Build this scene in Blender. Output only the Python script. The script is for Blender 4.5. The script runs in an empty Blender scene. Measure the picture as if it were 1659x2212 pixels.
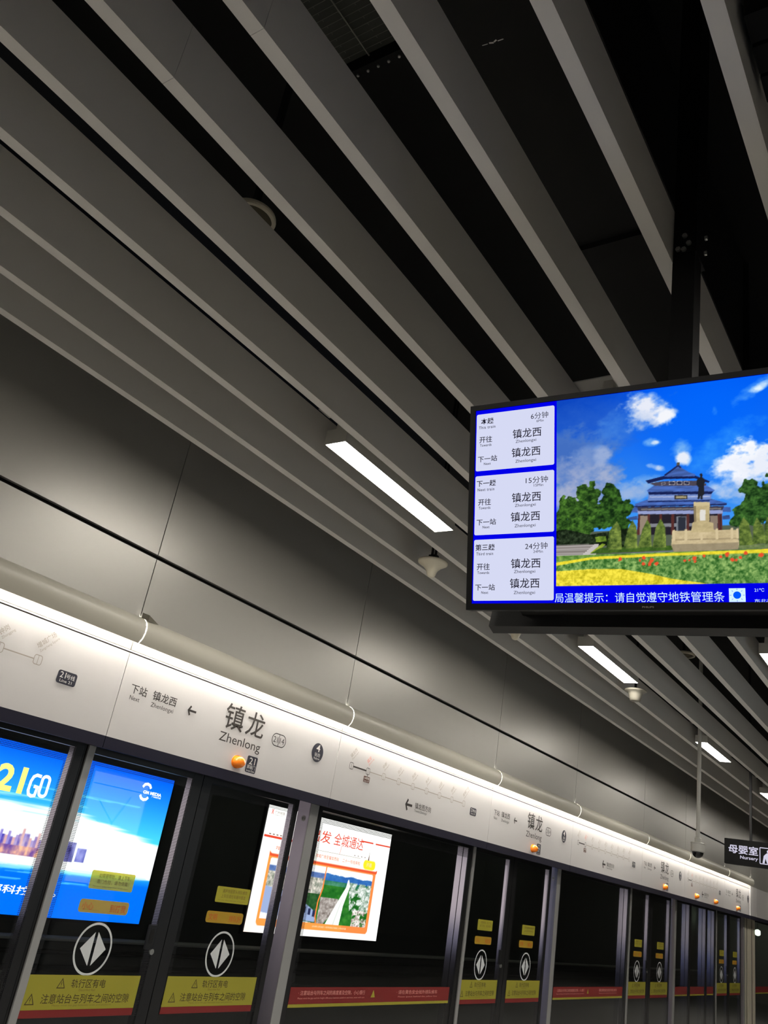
import bpy, bmesh, math, random
import numpy as np
from mathutils import Vector, Matrix

random.seed(7)
scene = bpy.context.scene
COL = scene.collection
PI = math.pi

# ------------------------------------------------------------------ camera
CAMZ = 1.72
cam_d = bpy.data.cameras.new('camera')
cam = bpy.data.objects.new('camera', cam_d)
COL.objects.link(cam)
cam_d.sensor_fit = 'VERTICAL'
cam_d.sensor_height = 24.0
cam_d.sensor_width = 18.0
cam_d.lens = 1825.42 / 2212.0 * 24.0
cam_d.clip_start = 0.02
cam_d.clip_end = 200
_r = Vector((0.53925491, -0.82614359, 0.16337352))
_d = Vector((0.4122186, 0.08977632, -0.906651))
_f = Vector((0.73435684, 0.55626161, 0.38896408))
cam.matrix_world = Matrix(((_r.x, -_d.x, -_f.x, 0), (_r.y, -_d.y, -_f.y, 0), (_r.z, -_d.z, -_f.z, CAMZ), (0, 0, 0, 1)))
scene.camera = cam

# ------------------------------------------------------------------ world, exposure, light levels
w = bpy.data.worlds.new('world')
scene.world = w
w.use_nodes = True
w.node_tree.nodes['Background'].inputs[0].default_value = (0, 0, 0, 1)
vs = scene.view_settings
scene.display_settings.display_device = 'sRGB'
vs.view_transform = 'Standard'
vs.look = 'None'
vs.gamma = 1.0
vs.exposure = 0.0
vs.use_curve_mapping = False
LAMP = 50.0       # radiance of the ceiling lamps
LED = 190.0        # radiance of the strip in the cove
AD = 1.6         # radiance scale of the track side lightboxes
SCREEN = 1.0


# ------------------------------------------------------------------ helpers
def lin(c):
    return tuple(((v / 255.0) / 12.92 if v <= 10 else ((v / 255.0 + 0.055) / 1.055) ** 2.4) for v in c)


class MB:
    def __init__(s):
        s.v = []
        s.f = []

    def add(s, verts, faces):
        n = len(s.v)
        s.v += [tuple(p) for p in verts]
        s.f += [tuple(i + n for i in f) for f in faces]
        return s

    def box(s, x0, x1, y0, y1, z0, z1):
        return s.add([(x0, y0, z0), (x1, y0, z0), (x1, y1, z0), (x0, y1, z0), (x0, y0, z1), (x1, y0, z1), (x1, y1, z1), (x0, y1, z1)],
                     [(0, 3, 2, 1), (4, 5, 6, 7), (0, 1, 5, 4), (1, 2, 6, 5), (2, 3, 7, 6), (3, 0, 4, 7)])

    def prism(s, prof, axis, a, b):
        """closed profile extruded along axis 'x' (prof = (y,z)), 'y' (x,z) or 'z' (x,y)"""
        n = len(prof)
        def P(p, t):
            return (t, p[0], p[1]) if axis == 'x' else (p[0], t, p[1]) if axis == 'y' else (p[0], p[1], t)
        v = [P(p, a) for p in prof] + [P(p, b) for p in prof]
        f = [tuple(range(n)), tuple(range(2 * n - 1, n - 1, -1))]
        f += [(i, i + n, (i + 1) % n + n, (i + 1) % n) for i in range(n)]
        return s.add(v, f)

    def lathe(s, prof, c, n=32, caps=True):
        """profile (r,z) turned about the vertical axis through c"""
        v, f = [], []
        for r, z in prof:
            for k in range(n):
                a = 2 * PI * k / n
                v.append((c[0] + r * math.cos(a), c[1] + r * math.sin(a), c[2] + z))
        for i in range(len(prof) - 1):
            for k in range(n):
                k2 = (k + 1) % n
                f.append((i * n + k, i * n + k2, (i + 1) * n + k2, (i + 1) * n + k))
        if caps:
            f.append(tuple(reversed(range(n))))
            m = (len(prof) - 1) * n
            f.append(tuple(range(m, m + n)))
        return s.add(v, f)

    def tube(s, p, q, r, n=12):
        p, q = Vector(p), Vector(q)
        d = (q - p).normalized()
        a = d.orthogonal().normalized()
        b = d.cross(a)
        v = []
        for c in (p, q):
            for k in range(n):
                t = 2 * PI * k / n
                v.append(tuple(c + a * (r * math.cos(t)) + b * (r * math.sin(t))))
        f = [(k, (k + 1) % n, (k + 1) % n + n, k + n) for k in range(n)]
        f += [tuple(reversed(range(n))), tuple(range(n, 2 * n))]
        return s.add(v, f)

    def flat(s, sh, o, ax, ay):
        """2-D shape (verts, faces) laid on the plane o + a*ax + b*ay"""
        o, ax, ay = Vector(o), Vector(ax), Vector(ay)
        return s.add([tuple(o + ax * p[0] + ay * p[1]) for p in sh[0]], sh[1])


def mesh_of(mb, name):
    me = bpy.data.meshes.new(name)
    me.from_pydata(mb.v, [], mb.f)
    me.update()
    return me


def obj(name, mb, mat, parent=None, smooth=False, fix=True):
    me = mesh_of(mb, name)
    if fix:
        bm = bmesh.new()
        bm.from_mesh(me)
        bmesh.ops.recalc_face_normals(bm, faces=bm.faces)
        bm.to_mesh(me)
        bm.free()
    if smooth:
        for p in me.polygons:
            p.use_smooth = True
    me.materials.append(mat)
    o = bpy.data.objects.new(name, me)
    COL.objects.link(o)
    if parent is not None:
        o.parent = parent
        o.matrix_parent_inverse = Matrix.Translation(-Vector(parent['_w'])) if '_w' in parent else Matrix.Identity(4)
    return o


def sharp(o, ang=40):
    """smooth shading that keeps hard edges"""
    me = o.data
    for p in me.polygons:
        p.use_smooth = True
    bm = bmesh.new()
    bm.from_mesh(me)
    for e in bm.edges:
        e.smooth = not (len(e.link_faces) == 2 and e.calc_face_angle(0) > math.radians(ang))
    bm.to_mesh(me)
    bm.free()
    return o


THINGS = []


def tag(o, label, cat, group=None):
    o['label'] = label
    o['category'] = cat
    if group:
        o['group'] = group
    return o


def thing(name, label, cat, loc, group=None):
    """an empty at the thing's base; its parts are given in world coordinates"""
    o = bpy.data.objects.new(name, None)
    o.empty_display_size = 0.05
    COL.objects.link(o)
    o.location = loc
    o['_w'] = tuple(loc)
    THINGS.append(o)
    return tag(o, label, cat, group)


def struct(name, mb, mat, **k):
    o = obj(name, mb, mat, **k)
    o['kind'] = 'structure'
    return o


# ------------------------------------------------------------------ 2-D shapes
def rect(x0, y0, x1, y1):
    return [(x0, y0), (x1, y0), (x1, y1), (x0, y1)], [(0, 1, 2, 3)]


def poly(pts):
    return list(pts), [tuple(range(len(pts)))]


def rrect(x0, y0, x1, y1, r, n=6):
    p = []
    for cx, cy, a in ((x1 - r, y1 - r, 0), (x0 + r, y1 - r, 90), (x0 + r, y0 + r, 180), (x1 - r, y0 + r, 270)):
        for k in range(n + 1):
            t = math.radians(a + 90 * k / n)
            p.append((cx + r * math.cos(t), cy + r * math.sin(t)))
    return poly(p)


def disc(cx, cy, r, n=48, ry=None):
    ry = r if ry is None else ry
    return poly([(cx + r * math.cos(2 * PI * k / n), cy + ry * math.sin(2 * PI * k / n)) for k in range(n)])


def outline(pts, wd, closed=True):
    """constant width band along a polyline"""
    n = len(pts)
    v, f = [], []
    for i in range(n):
        p = Vector(pts[i])
        a = Vector(pts[(i - 1) % n]) if (closed or i > 0) else None
        b = Vector(pts[(i + 1) % n]) if (closed or i < n - 1) else None
        d1 = (p - a).normalized() if a is not None else (b - p).normalized()
        d2 = (b - p).normalized() if b is not None else d1
        n1, n2 = Vector((-d1.y, d1.x)), Vector((-d2.y, d2.x))
        m = (n1 + n2)
        if m.length < 1e-6:
            m = n1.copy()
        m.normalize()
        k = wd / 2 / max(0.35, m.dot(n1))
        v += [tuple(p + m * k), tuple(p - m * k)]
    for i in range(n if closed else n - 1):
        j = (i + 1) % n
        f.append((2 * i, 2 * i + 1, 2 * j + 1, 2 * j))
    return v, f


def stroke(x0, y0, x1, y1, wd):
    return outline([(x0, y0), (x1, y1)], wd, closed=False)


_tc = {}


def glyphs(body, weight=0.0, gap=1.0):
    key = (body, weight, gap)
    if key in _tc:
        return _tc[key]
    c = bpy.data.curves.new('text', 'FONT')
    c.body = body
    c.resolution_u = 3
    c.offset = weight
    c.space_character = gap
    o = bpy.data.objects.new('text', c)
    COL.objects.link(o)
    dg = bpy.context.evaluated_depsgraph_get()
    dg.update()
    me = bpy.data.meshes.new_from_object(o.evaluated_get(dg))
    v = [(p.co.x, p.co.y) for p in me.vertices]
    f = [tuple(p.vertices) for p in me.polygons]
    bpy.data.objects.remove(o)
    bpy.data.curves.remove(c)
    bpy.data.meshes.remove(me)
    xs = [p[0] for p in v]
    ys = [p[1] for p in v]
    x0, y0, sx, sy = min(xs), min(ys), max(xs) - min(xs), max(ys) - min(ys)
    v = [((p[0] - x0) / sx, (p[1] - y0) / sy) for p in v]
    _tc[key] = (v, f)
    return v, f


def text(body, x0, y0, x1, y1, weight=0.0, slant=0.0, gap=1.0):
    """lettering that fills the box x0..x1, y0..y1"""
    v, f = glyphs(body, weight, gap)
    h = y1 - y0
    return [(x0 + p[0] * (x1 - x0) + slant * p[1] * h, y0 + p[1] * h) for p in v], f


def turned(sh, ang, o):
    c, s_ = math.cos(ang), math.sin(ang)
    return [(o[0] + p[0] * c - p[1] * s_, o[1] + p[0] * s_ + p[1] * c) for p in sh[0]], sh[1]


# ------------------------------------------------------------------ materials
def mat(name, col, rough=0.5, metal=0.0, spec=0.5, bump=0.0, bscale=400.0, vary=0.0, vscale=3.0):
    m = bpy.data.materials.new(name)
    m.use_nodes = True
    nt = m.node_tree
    b = nt.nodes['Principled BSDF']
    c = lin(col)
    b.inputs['Base Color'].default_value = (*c, 1)
    b.inputs['Roughness'].default_value = rough
    b.inputs['Metallic'].default_value = metal
    b.inputs['Specular IOR Level'].default_value = spec
    if bump or vary:
        tc = nt.nodes.new('ShaderNodeTexCoord')
        if vary:
            n = nt.nodes.new('ShaderNodeTexNoise')
            n.inputs['Scale'].default_value = vscale
            n.inputs['Detail'].default_value = 5
            nt.links.new(tc.outputs['Object'], n.inputs['Vector'])
            r = nt.nodes.new('ShaderNodeMapRange')
            r.inputs['To Min'].default_value = 1 - vary
            r.inputs['To Max'].default_value = 1 + vary
            nt.links.new(n.outputs['Fac'], r.inputs['Value'])
            x = nt.nodes.new('ShaderNodeVectorMath')
            x.operation = 'SCALE'
            x.inputs[0].default_value = c
            nt.links.new(r.outputs[0], x.inputs['Scale'])
            nt.links.new(x.outputs[0], b.inputs['Base Color'])
        if bump:
            n = nt.nodes.new('ShaderNodeTexNoise')
            n.inputs['Scale'].default_value = bscale
            nt.links.new(tc.outputs['Object'], n.inputs['Vector'])
            bp = nt.nodes.new('ShaderNodeBump')
            bp.inputs['Strength'].default_value = bump
            bp.inputs['Distance'].default_value = 0.001
            nt.links.new(n.outputs['Fac'], bp.inputs['Height'])
            nt.links.new(bp.outputs[0], b.inputs['Normal'])
    return m


def glow(name, col, strength=1.0):
    m = bpy.data.materials.new(name)
    m.use_nodes = True
    nt = m.node_tree
    nt.nodes.clear()
    o = nt.nodes.new('ShaderNodeOutputMaterial')
    e = nt.nodes.new('ShaderNodeEmission')
    e.inputs[0].default_value = (*lin(col), 1)
    e.inputs[1].default_value = strength
    nt.links.new(e.outputs[0], o.inputs[0])
    return m


def picture(name, strength):
    m = bpy.data.materials.new(name)
    m.use_nodes = True
    nt = m.node_tree
    nt.nodes.clear()
    o = nt.nodes.new('ShaderNodeOutputMaterial')
    e = nt.nodes.new('ShaderNodeEmission')
    a = nt.nodes.new('ShaderNodeAttribute')
    a.attribute_name = 'picture'
    nt.links.new(a.outputs['Color'], e.inputs[0])
    e.inputs[1].default_value = strength
    nt.links.new(e.outputs[0], o.inputs[0])
    return m


def glass(name, tint, ior=1.5):
    m = bpy.data.materials.new(name)
    m.use_nodes = True
    nt = m.node_tree
    nt.nodes.clear()
    o = nt.nodes.new('ShaderNodeOutputMaterial')
    t = nt.nodes.new('ShaderNodeBsdfTransparent')
    t.inputs[0].default_value = (*tint, 1)
    g = nt.nodes.new('ShaderNodeBsdfGlossy')
    g.inputs['Roughness'].default_value = 0.0
    g.inputs[0].default_value = (1, 1, 1, 1)
    # Schlick reflectance, the same on both faces of the pane
    ge = nt.nodes.new('ShaderNodeNewGeometry')
    dp = nt.nodes.new('ShaderNodeVectorMath')
    dp.operation = 'DOT_PRODUCT'
    nt.links.new(ge.outputs['Normal'], dp.inputs[0])
    nt.links.new(ge.outputs['Incoming'], dp.inputs[1])
    prev = dp.outputs['Value']
    f = None
    f0 = ((ior - 1) / (ior + 1)) ** 2
    for op, v in (('ABSOLUTE', None), ('SUBTRACT', 1.0), ('POWER', 5.0), ('MULTIPLY', 1 - f0), ('ADD', f0)):
        f = nt.nodes.new('ShaderNodeMath')
        f.operation = op
        if op == 'SUBTRACT':
            f.inputs[0].default_value = v
            nt.links.new(prev, f.inputs[1])
        else:
            nt.links.new(prev, f.inputs[0])
            if v is not None:
                f.inputs[1].default_value = v
        prev = f.outputs[0]
    x = nt.nodes.new('ShaderNodeMixShader')
    nt.links.new(f.outputs[0], x.inputs[0])
    nt.links.new(t.outputs[0], x.inputs[1])
    nt.links.new(g.outputs[0], x.inputs[2])
    nt.links.new(x.outputs[0], o.inputs[0])
    return m


def film(name, col, clear, rough=0.5):
    """translucent printed sticker"""
    m = mat(name, col, rough)
    nt = m.node_tree
    b = nt.nodes['Principled BSDF']
    o = nt.nodes['Material Output']
    t = nt.nodes.new('ShaderNodeBsdfTransparent')
    c = lin(col)
    t.inputs[0].default_value = (min(1, c[0] * 1.4 + .05), min(1, c[1] * 1.4 + .05), min(1, c[2] * 1.4 + .05), 1)
    x = nt.nodes.new('ShaderNodeMixShader')
    x.inputs[0].default_value = clear
    nt.links.new(b.outputs[0], x.inputs[1])
    nt.links.new(t.outputs[0], x.inputs[2])
    nt.links.new(x.outputs[0], o.inputs[0])
    return m


def frit(name, pitch, dots=True, fill=0.55):
    """black ceramic print on the glass edge: rows of dots, or fine lines"""
    m = bpy.data.materials.new(name)
    m.use_nodes = True
    nt = m.node_tree
    L = nt.links
    b = nt.nodes['Principled BSDF']
    b.inputs['Base Color'].default_value = (0.008, 0.008, 0.009, 1)
    b.inputs['Roughness'].default_value = 0.35
    o = nt.nodes['Material Output']
    tc = nt.nodes.new('ShaderNodeTexCoord')
    s = nt.nodes.new('ShaderNodeSeparateXYZ')
    L.new(tc.outputs['Object'], s.inputs[0])

    def tri(out):
        a = nt.nodes.new('ShaderNodeMath')
        a.operation = 'DIVIDE'
        a.inputs[1].default_value = pitch
        L.new(out, a.inputs[0])
        c = nt.nodes.new('ShaderNodeMath')
        c.operation = 'FRACT'
        L.new(a.outputs[0], c.inputs[0])
        d = nt.nodes.new('ShaderNodeMath')
        d.operation = 'SUBTRACT'
        d.inputs[1].default_value = 0.5
        L.new(c.outputs[0], d.inputs[0])
        e = nt.nodes.new('ShaderNodeMath')
        e.operation = 'ABSOLUTE'
        L.new(d.outputs[0], e.inputs[0])
        return e.outputs[0]
    tz = tri(s.outputs['Z'])
    if dots:
        tx = tri(s.outputs['X'])
        p = nt.nodes.new('ShaderNodeMath')
        p.operation = 'MAXIMUM'
        L.new(tx, p.inputs[0])
        L.new(tz, p.inputs[1])
        val = p.outputs[0]
    else:
        val = tz
    k = nt.nodes.new('ShaderNodeMath')
    k.operation = 'GREATER_THAN'
    k.inputs[1].default_value = fill / 2
    L.new(val, k.inputs[0])
    t = nt.nodes.new('ShaderNodeBsdfTransparent')
    x = nt.nodes.new('ShaderNodeMixShader')
    L.new(k.outputs[0], x.inputs[0])
    L.new(b.outputs[0], x.inputs[1])
    L.new(t.outputs[0], x.inputs[2])
    L.new(x.outputs[0], o.inputs[0])
    return m


M = dict(
    baffle=mat('baffle_powder_coat', (214, 211, 205), 0.55, bump=0.25, bscale=900),
    panel=mat('wall_panel_satin', (166, 164, 157), 0.38, metal=0.35, spec=0.5),
    lip=mat('cove_lip_satin', (192, 188, 174), 0.42),
    white=mat('fascia_white', (196, 193, 191), 0.45, spec=0.35),
    navy=mat('navy_band', (19, 17, 36), 0.5, spec=0.25),
    black=mat('black_void_paint', (16, 16, 15), 0.8, spec=0.2),
    duct=mat('dark_duct', (30, 30, 29), 0.7, spec=0.2, vary=0.3),
    mesh=mat('tray_galvanised', (104, 104, 94), 0.5, metal=0.5),
    bolt=mat('bolt_steel', (170, 170, 165), 0.35, metal=0.8),
    steel=mat('brushed_steel', (168, 168, 166), 0.42, metal=0.4),
    mirror=mat('polished_steel', (190, 184, 190), 0.12, metal=1.0),
    side=mat('post_side_steel', (176, 170, 176), 0.34, metal=0.75),
    frame=mat('door_frame_black', (17, 17, 18), 0.35),
    floor=mat('granite_floor', (188, 186, 183), 0.3, vary=0.12, vscale=60),
    plaster=mat('tunnel_concrete', (66, 66, 63), 0.9, vary=0.25, vscale=2),
    farwall=mat('far_wall_panel', (170, 168, 162), 0.5),
    housing=mat('lamp_housing', (188, 186, 178), 0.45),
    cream=mat('cream_plastic', (214, 207, 186), 0.45),
    dark=mat('dark_plastic', (15, 15, 16), 0.55),
    casing=mat('display_casing', (5, 5, 6), 0.5, spec=0.25),
    post=mat('hanger_black', (9, 9, 9), 0.6, spec=0.2),
    back=mat('display_back', (36, 36, 35), 0.6),
    ink=mat('print_dark', (38, 30, 24), 0.6),
    grey=mat('print_grey', (152, 143, 132), 0.6),
    red=mat('print_red', (205, 120, 105), 0.6),
    brown=mat('badge_brown', (92, 58, 46), 0.5),
    badge=mat('badge_navy', (32, 32, 46), 0.4),
    pale=mat('print_white', (225, 222, 216), 0.6),
    orange=mat('indicator_orange', (232, 122, 24), 0.25),
    glass=glass('door_glass', (0.90, 0.92, 0.915), 1.36),
    dome=mat('smoked_dome', (14, 12, 11), 0.08),
    camgrey=mat('camera_grey', (186, 184, 177), 0.5),
    yellow=film('sticker_yellow', (172, 165, 52), 0.15),
    bubble=film('sticker_pale_yellow', (206, 198, 66), 0.32),
    amber=film('sticker_amber', (206, 166, 48), 0.25),
    stred=film('sticker_red', (136, 36, 34), 0.12),
    stwhite=film('sticker_white', (222, 226, 226), 0.1),
    stink=mat('sticker_ink', (74, 62, 24), 0.6),
    storange=mat('sticker_orange_ink', (196, 96, 30), 0.6),
    stgrey=mat('sticker_faint_ink', (130, 112, 40), 0.6),
    redink=mat('sticker_red_ink', (226, 150, 140), 0.6),
    dots=frit('frit_dots', 0.0085, True, 0.62),
    lines=frit('frit_lines', 0.0085, False, 0.42),
    lamp=glow('lamp_light', (255, 249, 239), LAMP),
    led=glow('cove_light', (255, 250, 242), LED),
    scr_blue=glow('screen_blue', (0, 0, 232), SCREEN),
    scr_card=glow('screen_card', (214, 218, 244), SCREEN),
    scr_ink=glow('screen_ink', (30, 28, 44), SCREEN),
    scr_white=glow('screen_white', (214, 244, 255), SCREEN),
    scr_sun=glow('screen_sun_blue', (0, 88, 255), SCREEN),
    tv=picture('screen_picture', SCREEN),
    ad=picture('lightbox_print', AD),
    ad_yellow=glow('advert_yellow', (255, 243, 130), AD),
    ad_white=glow('advert_white', (255, 255, 255), AD * 1.2),
    ad_red=glow('advert_red', (222, 70, 48), AD),
    ad_grey=glow('advert_grey', (120, 92, 80), AD),
    ad_pale=glow('advert_pale_orange', (255, 214, 170), AD),
    sign_ink=glow('sign_lettering', (226, 222, 244), 0.85),
    tunnel=glow('far_light', (225, 245, 215), 6.0),
)


# ------------------------------------------------------------------ painted pictures (screen and lightboxes)
class Canvas:
    """small raster painter; its colours end up on the points of a fine grid"""

    def __init__(s, x0, z0, x1, z1, res, seed=1):
        s.x0, s.z0, s.x1, s.z1 = x0, z0, x1, z1
        s.W = int(round((x1 - x0) / res))
        s.H = int(round((z1 - z0) / res))
        s.k = 2
        s.w, s.h = s.W * s.k, s.H * s.k
        s.rng = np.random.default_rng(seed)
        s.img = np.zeros((s.h, s.w, 3))
        xs = x0 + (np.arange(s.w) + .5) / s.w * (x1 - x0)
        zs = z0 + (np.arange(s.h) + .5) / s.h * (z1 - z0)
        s.X, s.Z = np.meshgrid(xs, zs)

    def noise(s, sx, sz, octv=4, gain=0.5):
        """fractal value noise, cell size sx by sz in metres, result about 0..1"""
        out = np.zeros((s.h, s.w))
        amp, tot = 1.0, 0.0
        for _ in range(octv):
            gx = max(2, int((s.x1 - s.x0) / sx) + 3)
            gz = max(2, int((s.z1 - s.z0) / sz) + 3)
            g = s.rng.random((gz, gx))
            u = np.clip((s.X - s.x0) / sx, 0, gx - 1.001)
            v = np.clip((s.Z - s.z0) / sz, 0, gz - 1.001)
            i, j = u.astype(int), v.astype(int)
            fu, fv = u - i, v - j
            fu, fv = fu * fu * (3 - 2 * fu), fv * fv * (3 - 2 * fv)
            i2, j2 = np.minimum(i + 1, gx - 1), np.minimum(j + 1, gz - 1)
            out += amp * ((g[j, i] * (1 - fu) + g[j, i2] * fu) * (1 - fv) + (g[j2, i] * (1 - fu) + g[j2, i2] * fu) * fv)
            tot += amp
            amp *= gain
            sx /= 2.0
            sz /= 2.0
        return out / tot

    def mask(s, pts):
        m = np.zeros((s.h, s.w), bool)
        n = len(pts)
        for a in range(n):
            x1, z1 = pts[a]
            x2, z2 = pts[(a + 1) % n]
            if z1 == z2:
                continue
            c = ((z1 > s.Z) != (z2 > s.Z)) & (s.X < (x2 - x1) * (s.Z - z1) / (z2 - z1) + x1)
            m ^= c
        return m

    def fill(s, m, col, a=1.0):
        c = np.array(col, float)
        if m.dtype == bool:
            m = m.astype(float)
        m = (m * a)[..., None]
        s.img = s.img * (1 - m) + c * m

    def poly(s, pts, col, a=1.0):
        s.fill(s.mask(pts), col, a)

    def tex(s, m, c1, c2, t):
        t = np.clip(t, 0, 1)[..., None]
        c = np.array(c1, float) * (1 - t) + np.array(c2, float) * t
        mm = m.astype(float)[..., None]
        s.img = s.img * (1 - mm) + c * mm

    def blob(s, circles, rough, cell):
        d = np.full((s.h, s.w), -9.0)
        for cx, cz, r in circles:
            d = np.maximum(d, 1 - np.sqrt((s.X - cx) ** 2 + (s.Z - cz) ** 2) / r)
        return d + rough * (s.noise(cell, cell, 3) - .5) > 0

    def build(s, name, material, parent, o, ax, az):
        k = s.k
        im = s.img.reshape(s.H, k, s.W, k, 3).mean((1, 3)) / 255.0
        im = np.clip(im, 0, 1)
        im = np.where(im <= 0.04045, im / 12.92, ((im + 0.055) / 1.055) ** 2.4)
        o, ax, az = np.array(o), np.array(ax), np.array(az)
        xs = np.linspace(s.x0, s.x1, s.W)
        zs = np.linspace(s.z0, s.z1, s.H)
        X, Z = np.meshgrid(xs, zs)
        P = o + X[..., None] * ax + Z[..., None] * az
        idx = np.arange(s.W * s.H).reshape(s.H, s.W)
        q = np.stack([idx[:-1, :-1], idx[:-1, 1:], idx[1:, 1:], idx[1:, :-1]], -1).reshape(-1, 4)
        me = bpy.data.meshes.new(name)
        me.vertices.add(s.W * s.H)
        me.vertices.foreach_set('co', P.reshape(-1))
        me.loops.add(q.size)
        me.loops.foreach_set('vertex_index', q.reshape(-1).astype(np.int32))
        me.polygons.add(len(q))
        me.polygons.foreach_set('loop_start', (np.arange(len(q)) * 4).astype(np.int32))
        me.update(calc_edges=True)
        a = me.color_attributes.new('picture', 'FLOAT_COLOR', 'POINT')
        c4 = np.concatenate([im, np.ones((s.H, s.W, 1))], -1)
        a.data.foreach_set('color', c4.reshape(-1).astype(np.float32))
        me.materials.append(material)
        ob = bpy.data.objects.new(name, me)
        COL.objects.link(ob)
        ob.parent = parent
        ob.matrix_parent_inverse = Matrix.Translation(-Vector(parent['_w']))
        return ob


# ================================================================== STRUCTURE
XA, XB = -3.0, 32.0        # extent along the platform
WALL = 4.0                 # face of the panelled wall and of the door header
PITCH = 4.709              # one door unit
SEAM0 = 3.128
A_LEN, B_LEN = 2.122, 2.587

fl = MB().box(XA, XB, -8.0, 4.1, -0.2, 0.0)
struct('floor', fl, M['floor'])
struct('floor', MB().box(XA, XB, 4.1, 8.0, -1.4, -1.2), M['plaster'])
struct('ceiling', MB().box(XA, XB, -8.0, 8.0, 5.3, 5.5), M['black'])
struct('wall_right', MB().box(XA, XB, -8.2, -8.0, 0, 5.3), M['farwall'])
struct('wall_back', MB().box(XA - .2, XA, -8.2, 8.0, -1.2, 5.3), M['farwall'])
struct('wall_front', MB().box(XB, XB + .2, -8.2, 8.0, -1.2, 5.3), M['farwall'])
struct('wall_tunnel', MB().box(XA, XB, 7.75, 8.0, -1.2, 5.3), M['plaster'])

# panelled wall over the doors: two rows of panels with a dark slot between them
seams = [XA]
for n in range(-1, 6):
    seams += [SEAM0 + n * PITCH, SEAM0 + n * PITCH + A_LEN]
seams = sorted(x for x in seams if XA < x < XB - 1) + [XB]
seams = [XA] + [x for x in seams if x > XA]
SLOT_B, SLOT_T = 3.222, 3.250
mb = MB()
for a, b in zip(seams[:-1], seams[1:]):
    g = 0.003
    mb.box(a + g, b - g, WALL, WALL + .03, 2.66, SLOT_B)
    mb.box(a + g, b - g, WALL, WALL + .03, SLOT_T, 4.75)
struct('wall_left', mb, M['panel'])
struct('trim_1', MB().box(XA, XB, WALL + .031, WALL + .12, 2.5, 4.9), M['black'])   # dark backing in the slot

# ================================================================== COVE LIP WITH LED
lip_out = [(3.949, 2.698), (3.924, 2.728), (3.914, 2.760), (3.914, 2.792), (3.924, 2.818), (3.946, 2.838), (3.972, 2.850), (3.9995, 2.856)]
lip_in = [(3.9995, 2.851), (3.973, 2.845), (3.949, 2.833), (3.928, 2.815), (3.919, 2.790), (3.919, 2.762), (3.928, 2.731), (3.953, 2.701)]
LED_END = 19.3
cuts = [x for x in seams if x < LED_END - .5] + [LED_END]
for i, (a, b) in enumerate(zip(cuts[:-1], cuts[1:])):
    t = struct('trim_2' if i == 0 else 'trim_2', MB().prism(lip_out + lip_in, 'x', a + .004, b - .004), M['lip'])
    sharp(t, 35)
    obj('light_strip', MB().box(a + .01, b - .01, 3.960, 3.984, 2.818, 2.832), M['led'], t)
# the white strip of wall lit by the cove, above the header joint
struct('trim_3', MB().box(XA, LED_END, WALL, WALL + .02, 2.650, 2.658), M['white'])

# ================================================================== DOOR HEADER PANELS
HB, HW, HT = 2.102, 2.166, 2.642      # bottom of navy band, bottom of white, top of white
EPS = 0.0015
AX, AZ = (1, 0, 0), (0, 0, 1)
ORD = {-1: 'out of frame at the left edge', 0: 'with badge 21', 1: 'with badge 22', 2: 'of the third door along', 3: 'of the farthest door'}
DOORNO = {-1: '20', 0: '21', 1: '22', 2: '23', 3: '24'}
STN = [('镇龙西', 'Zhenlongxi'), ('镇龙', 'Zhenlong'), ('中新', 'Zhongxin'), ('坑贝', 'Kengbei'), ('凤岗', 'Fenggang'),
       ('朱村', 'Zhucun'), ('山田', 'Shantian'), ('钟岗', 'Zhonggang'), ('增城广场', 'Zengcheng Square')]


def decal(parent, name, shapes, m, X0, y, z0=0.0):
    b = MB()
    for sh in shapes:
        b.flat(sh, (X0, y, z0), AX, AZ)
    return obj(name, b, m, parent, fix=False)


def dsub(part, name, shapes, m, X0, y, z0=0.0):
    b = MB()
    for sh in shapes:
        b.flat(sh, (X0, y, z0), AX, AZ)
    o = obj(name, b, m, None, fix=False)
    o.parent = part
    o.matrix_parent_inverse = Matrix.Identity(4)
    return o


def arrow(xt, xe, zc, hh, wd):
    """arrow pointing to -x"""
    head = outline([(xt + hh * .62, zc + hh), (xt, zc), (xt + hh * .62, zc - hh)], wd, closed=False)
    return [head, stroke(xt + wd * .4, zc, xe, zc, wd)]


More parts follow.
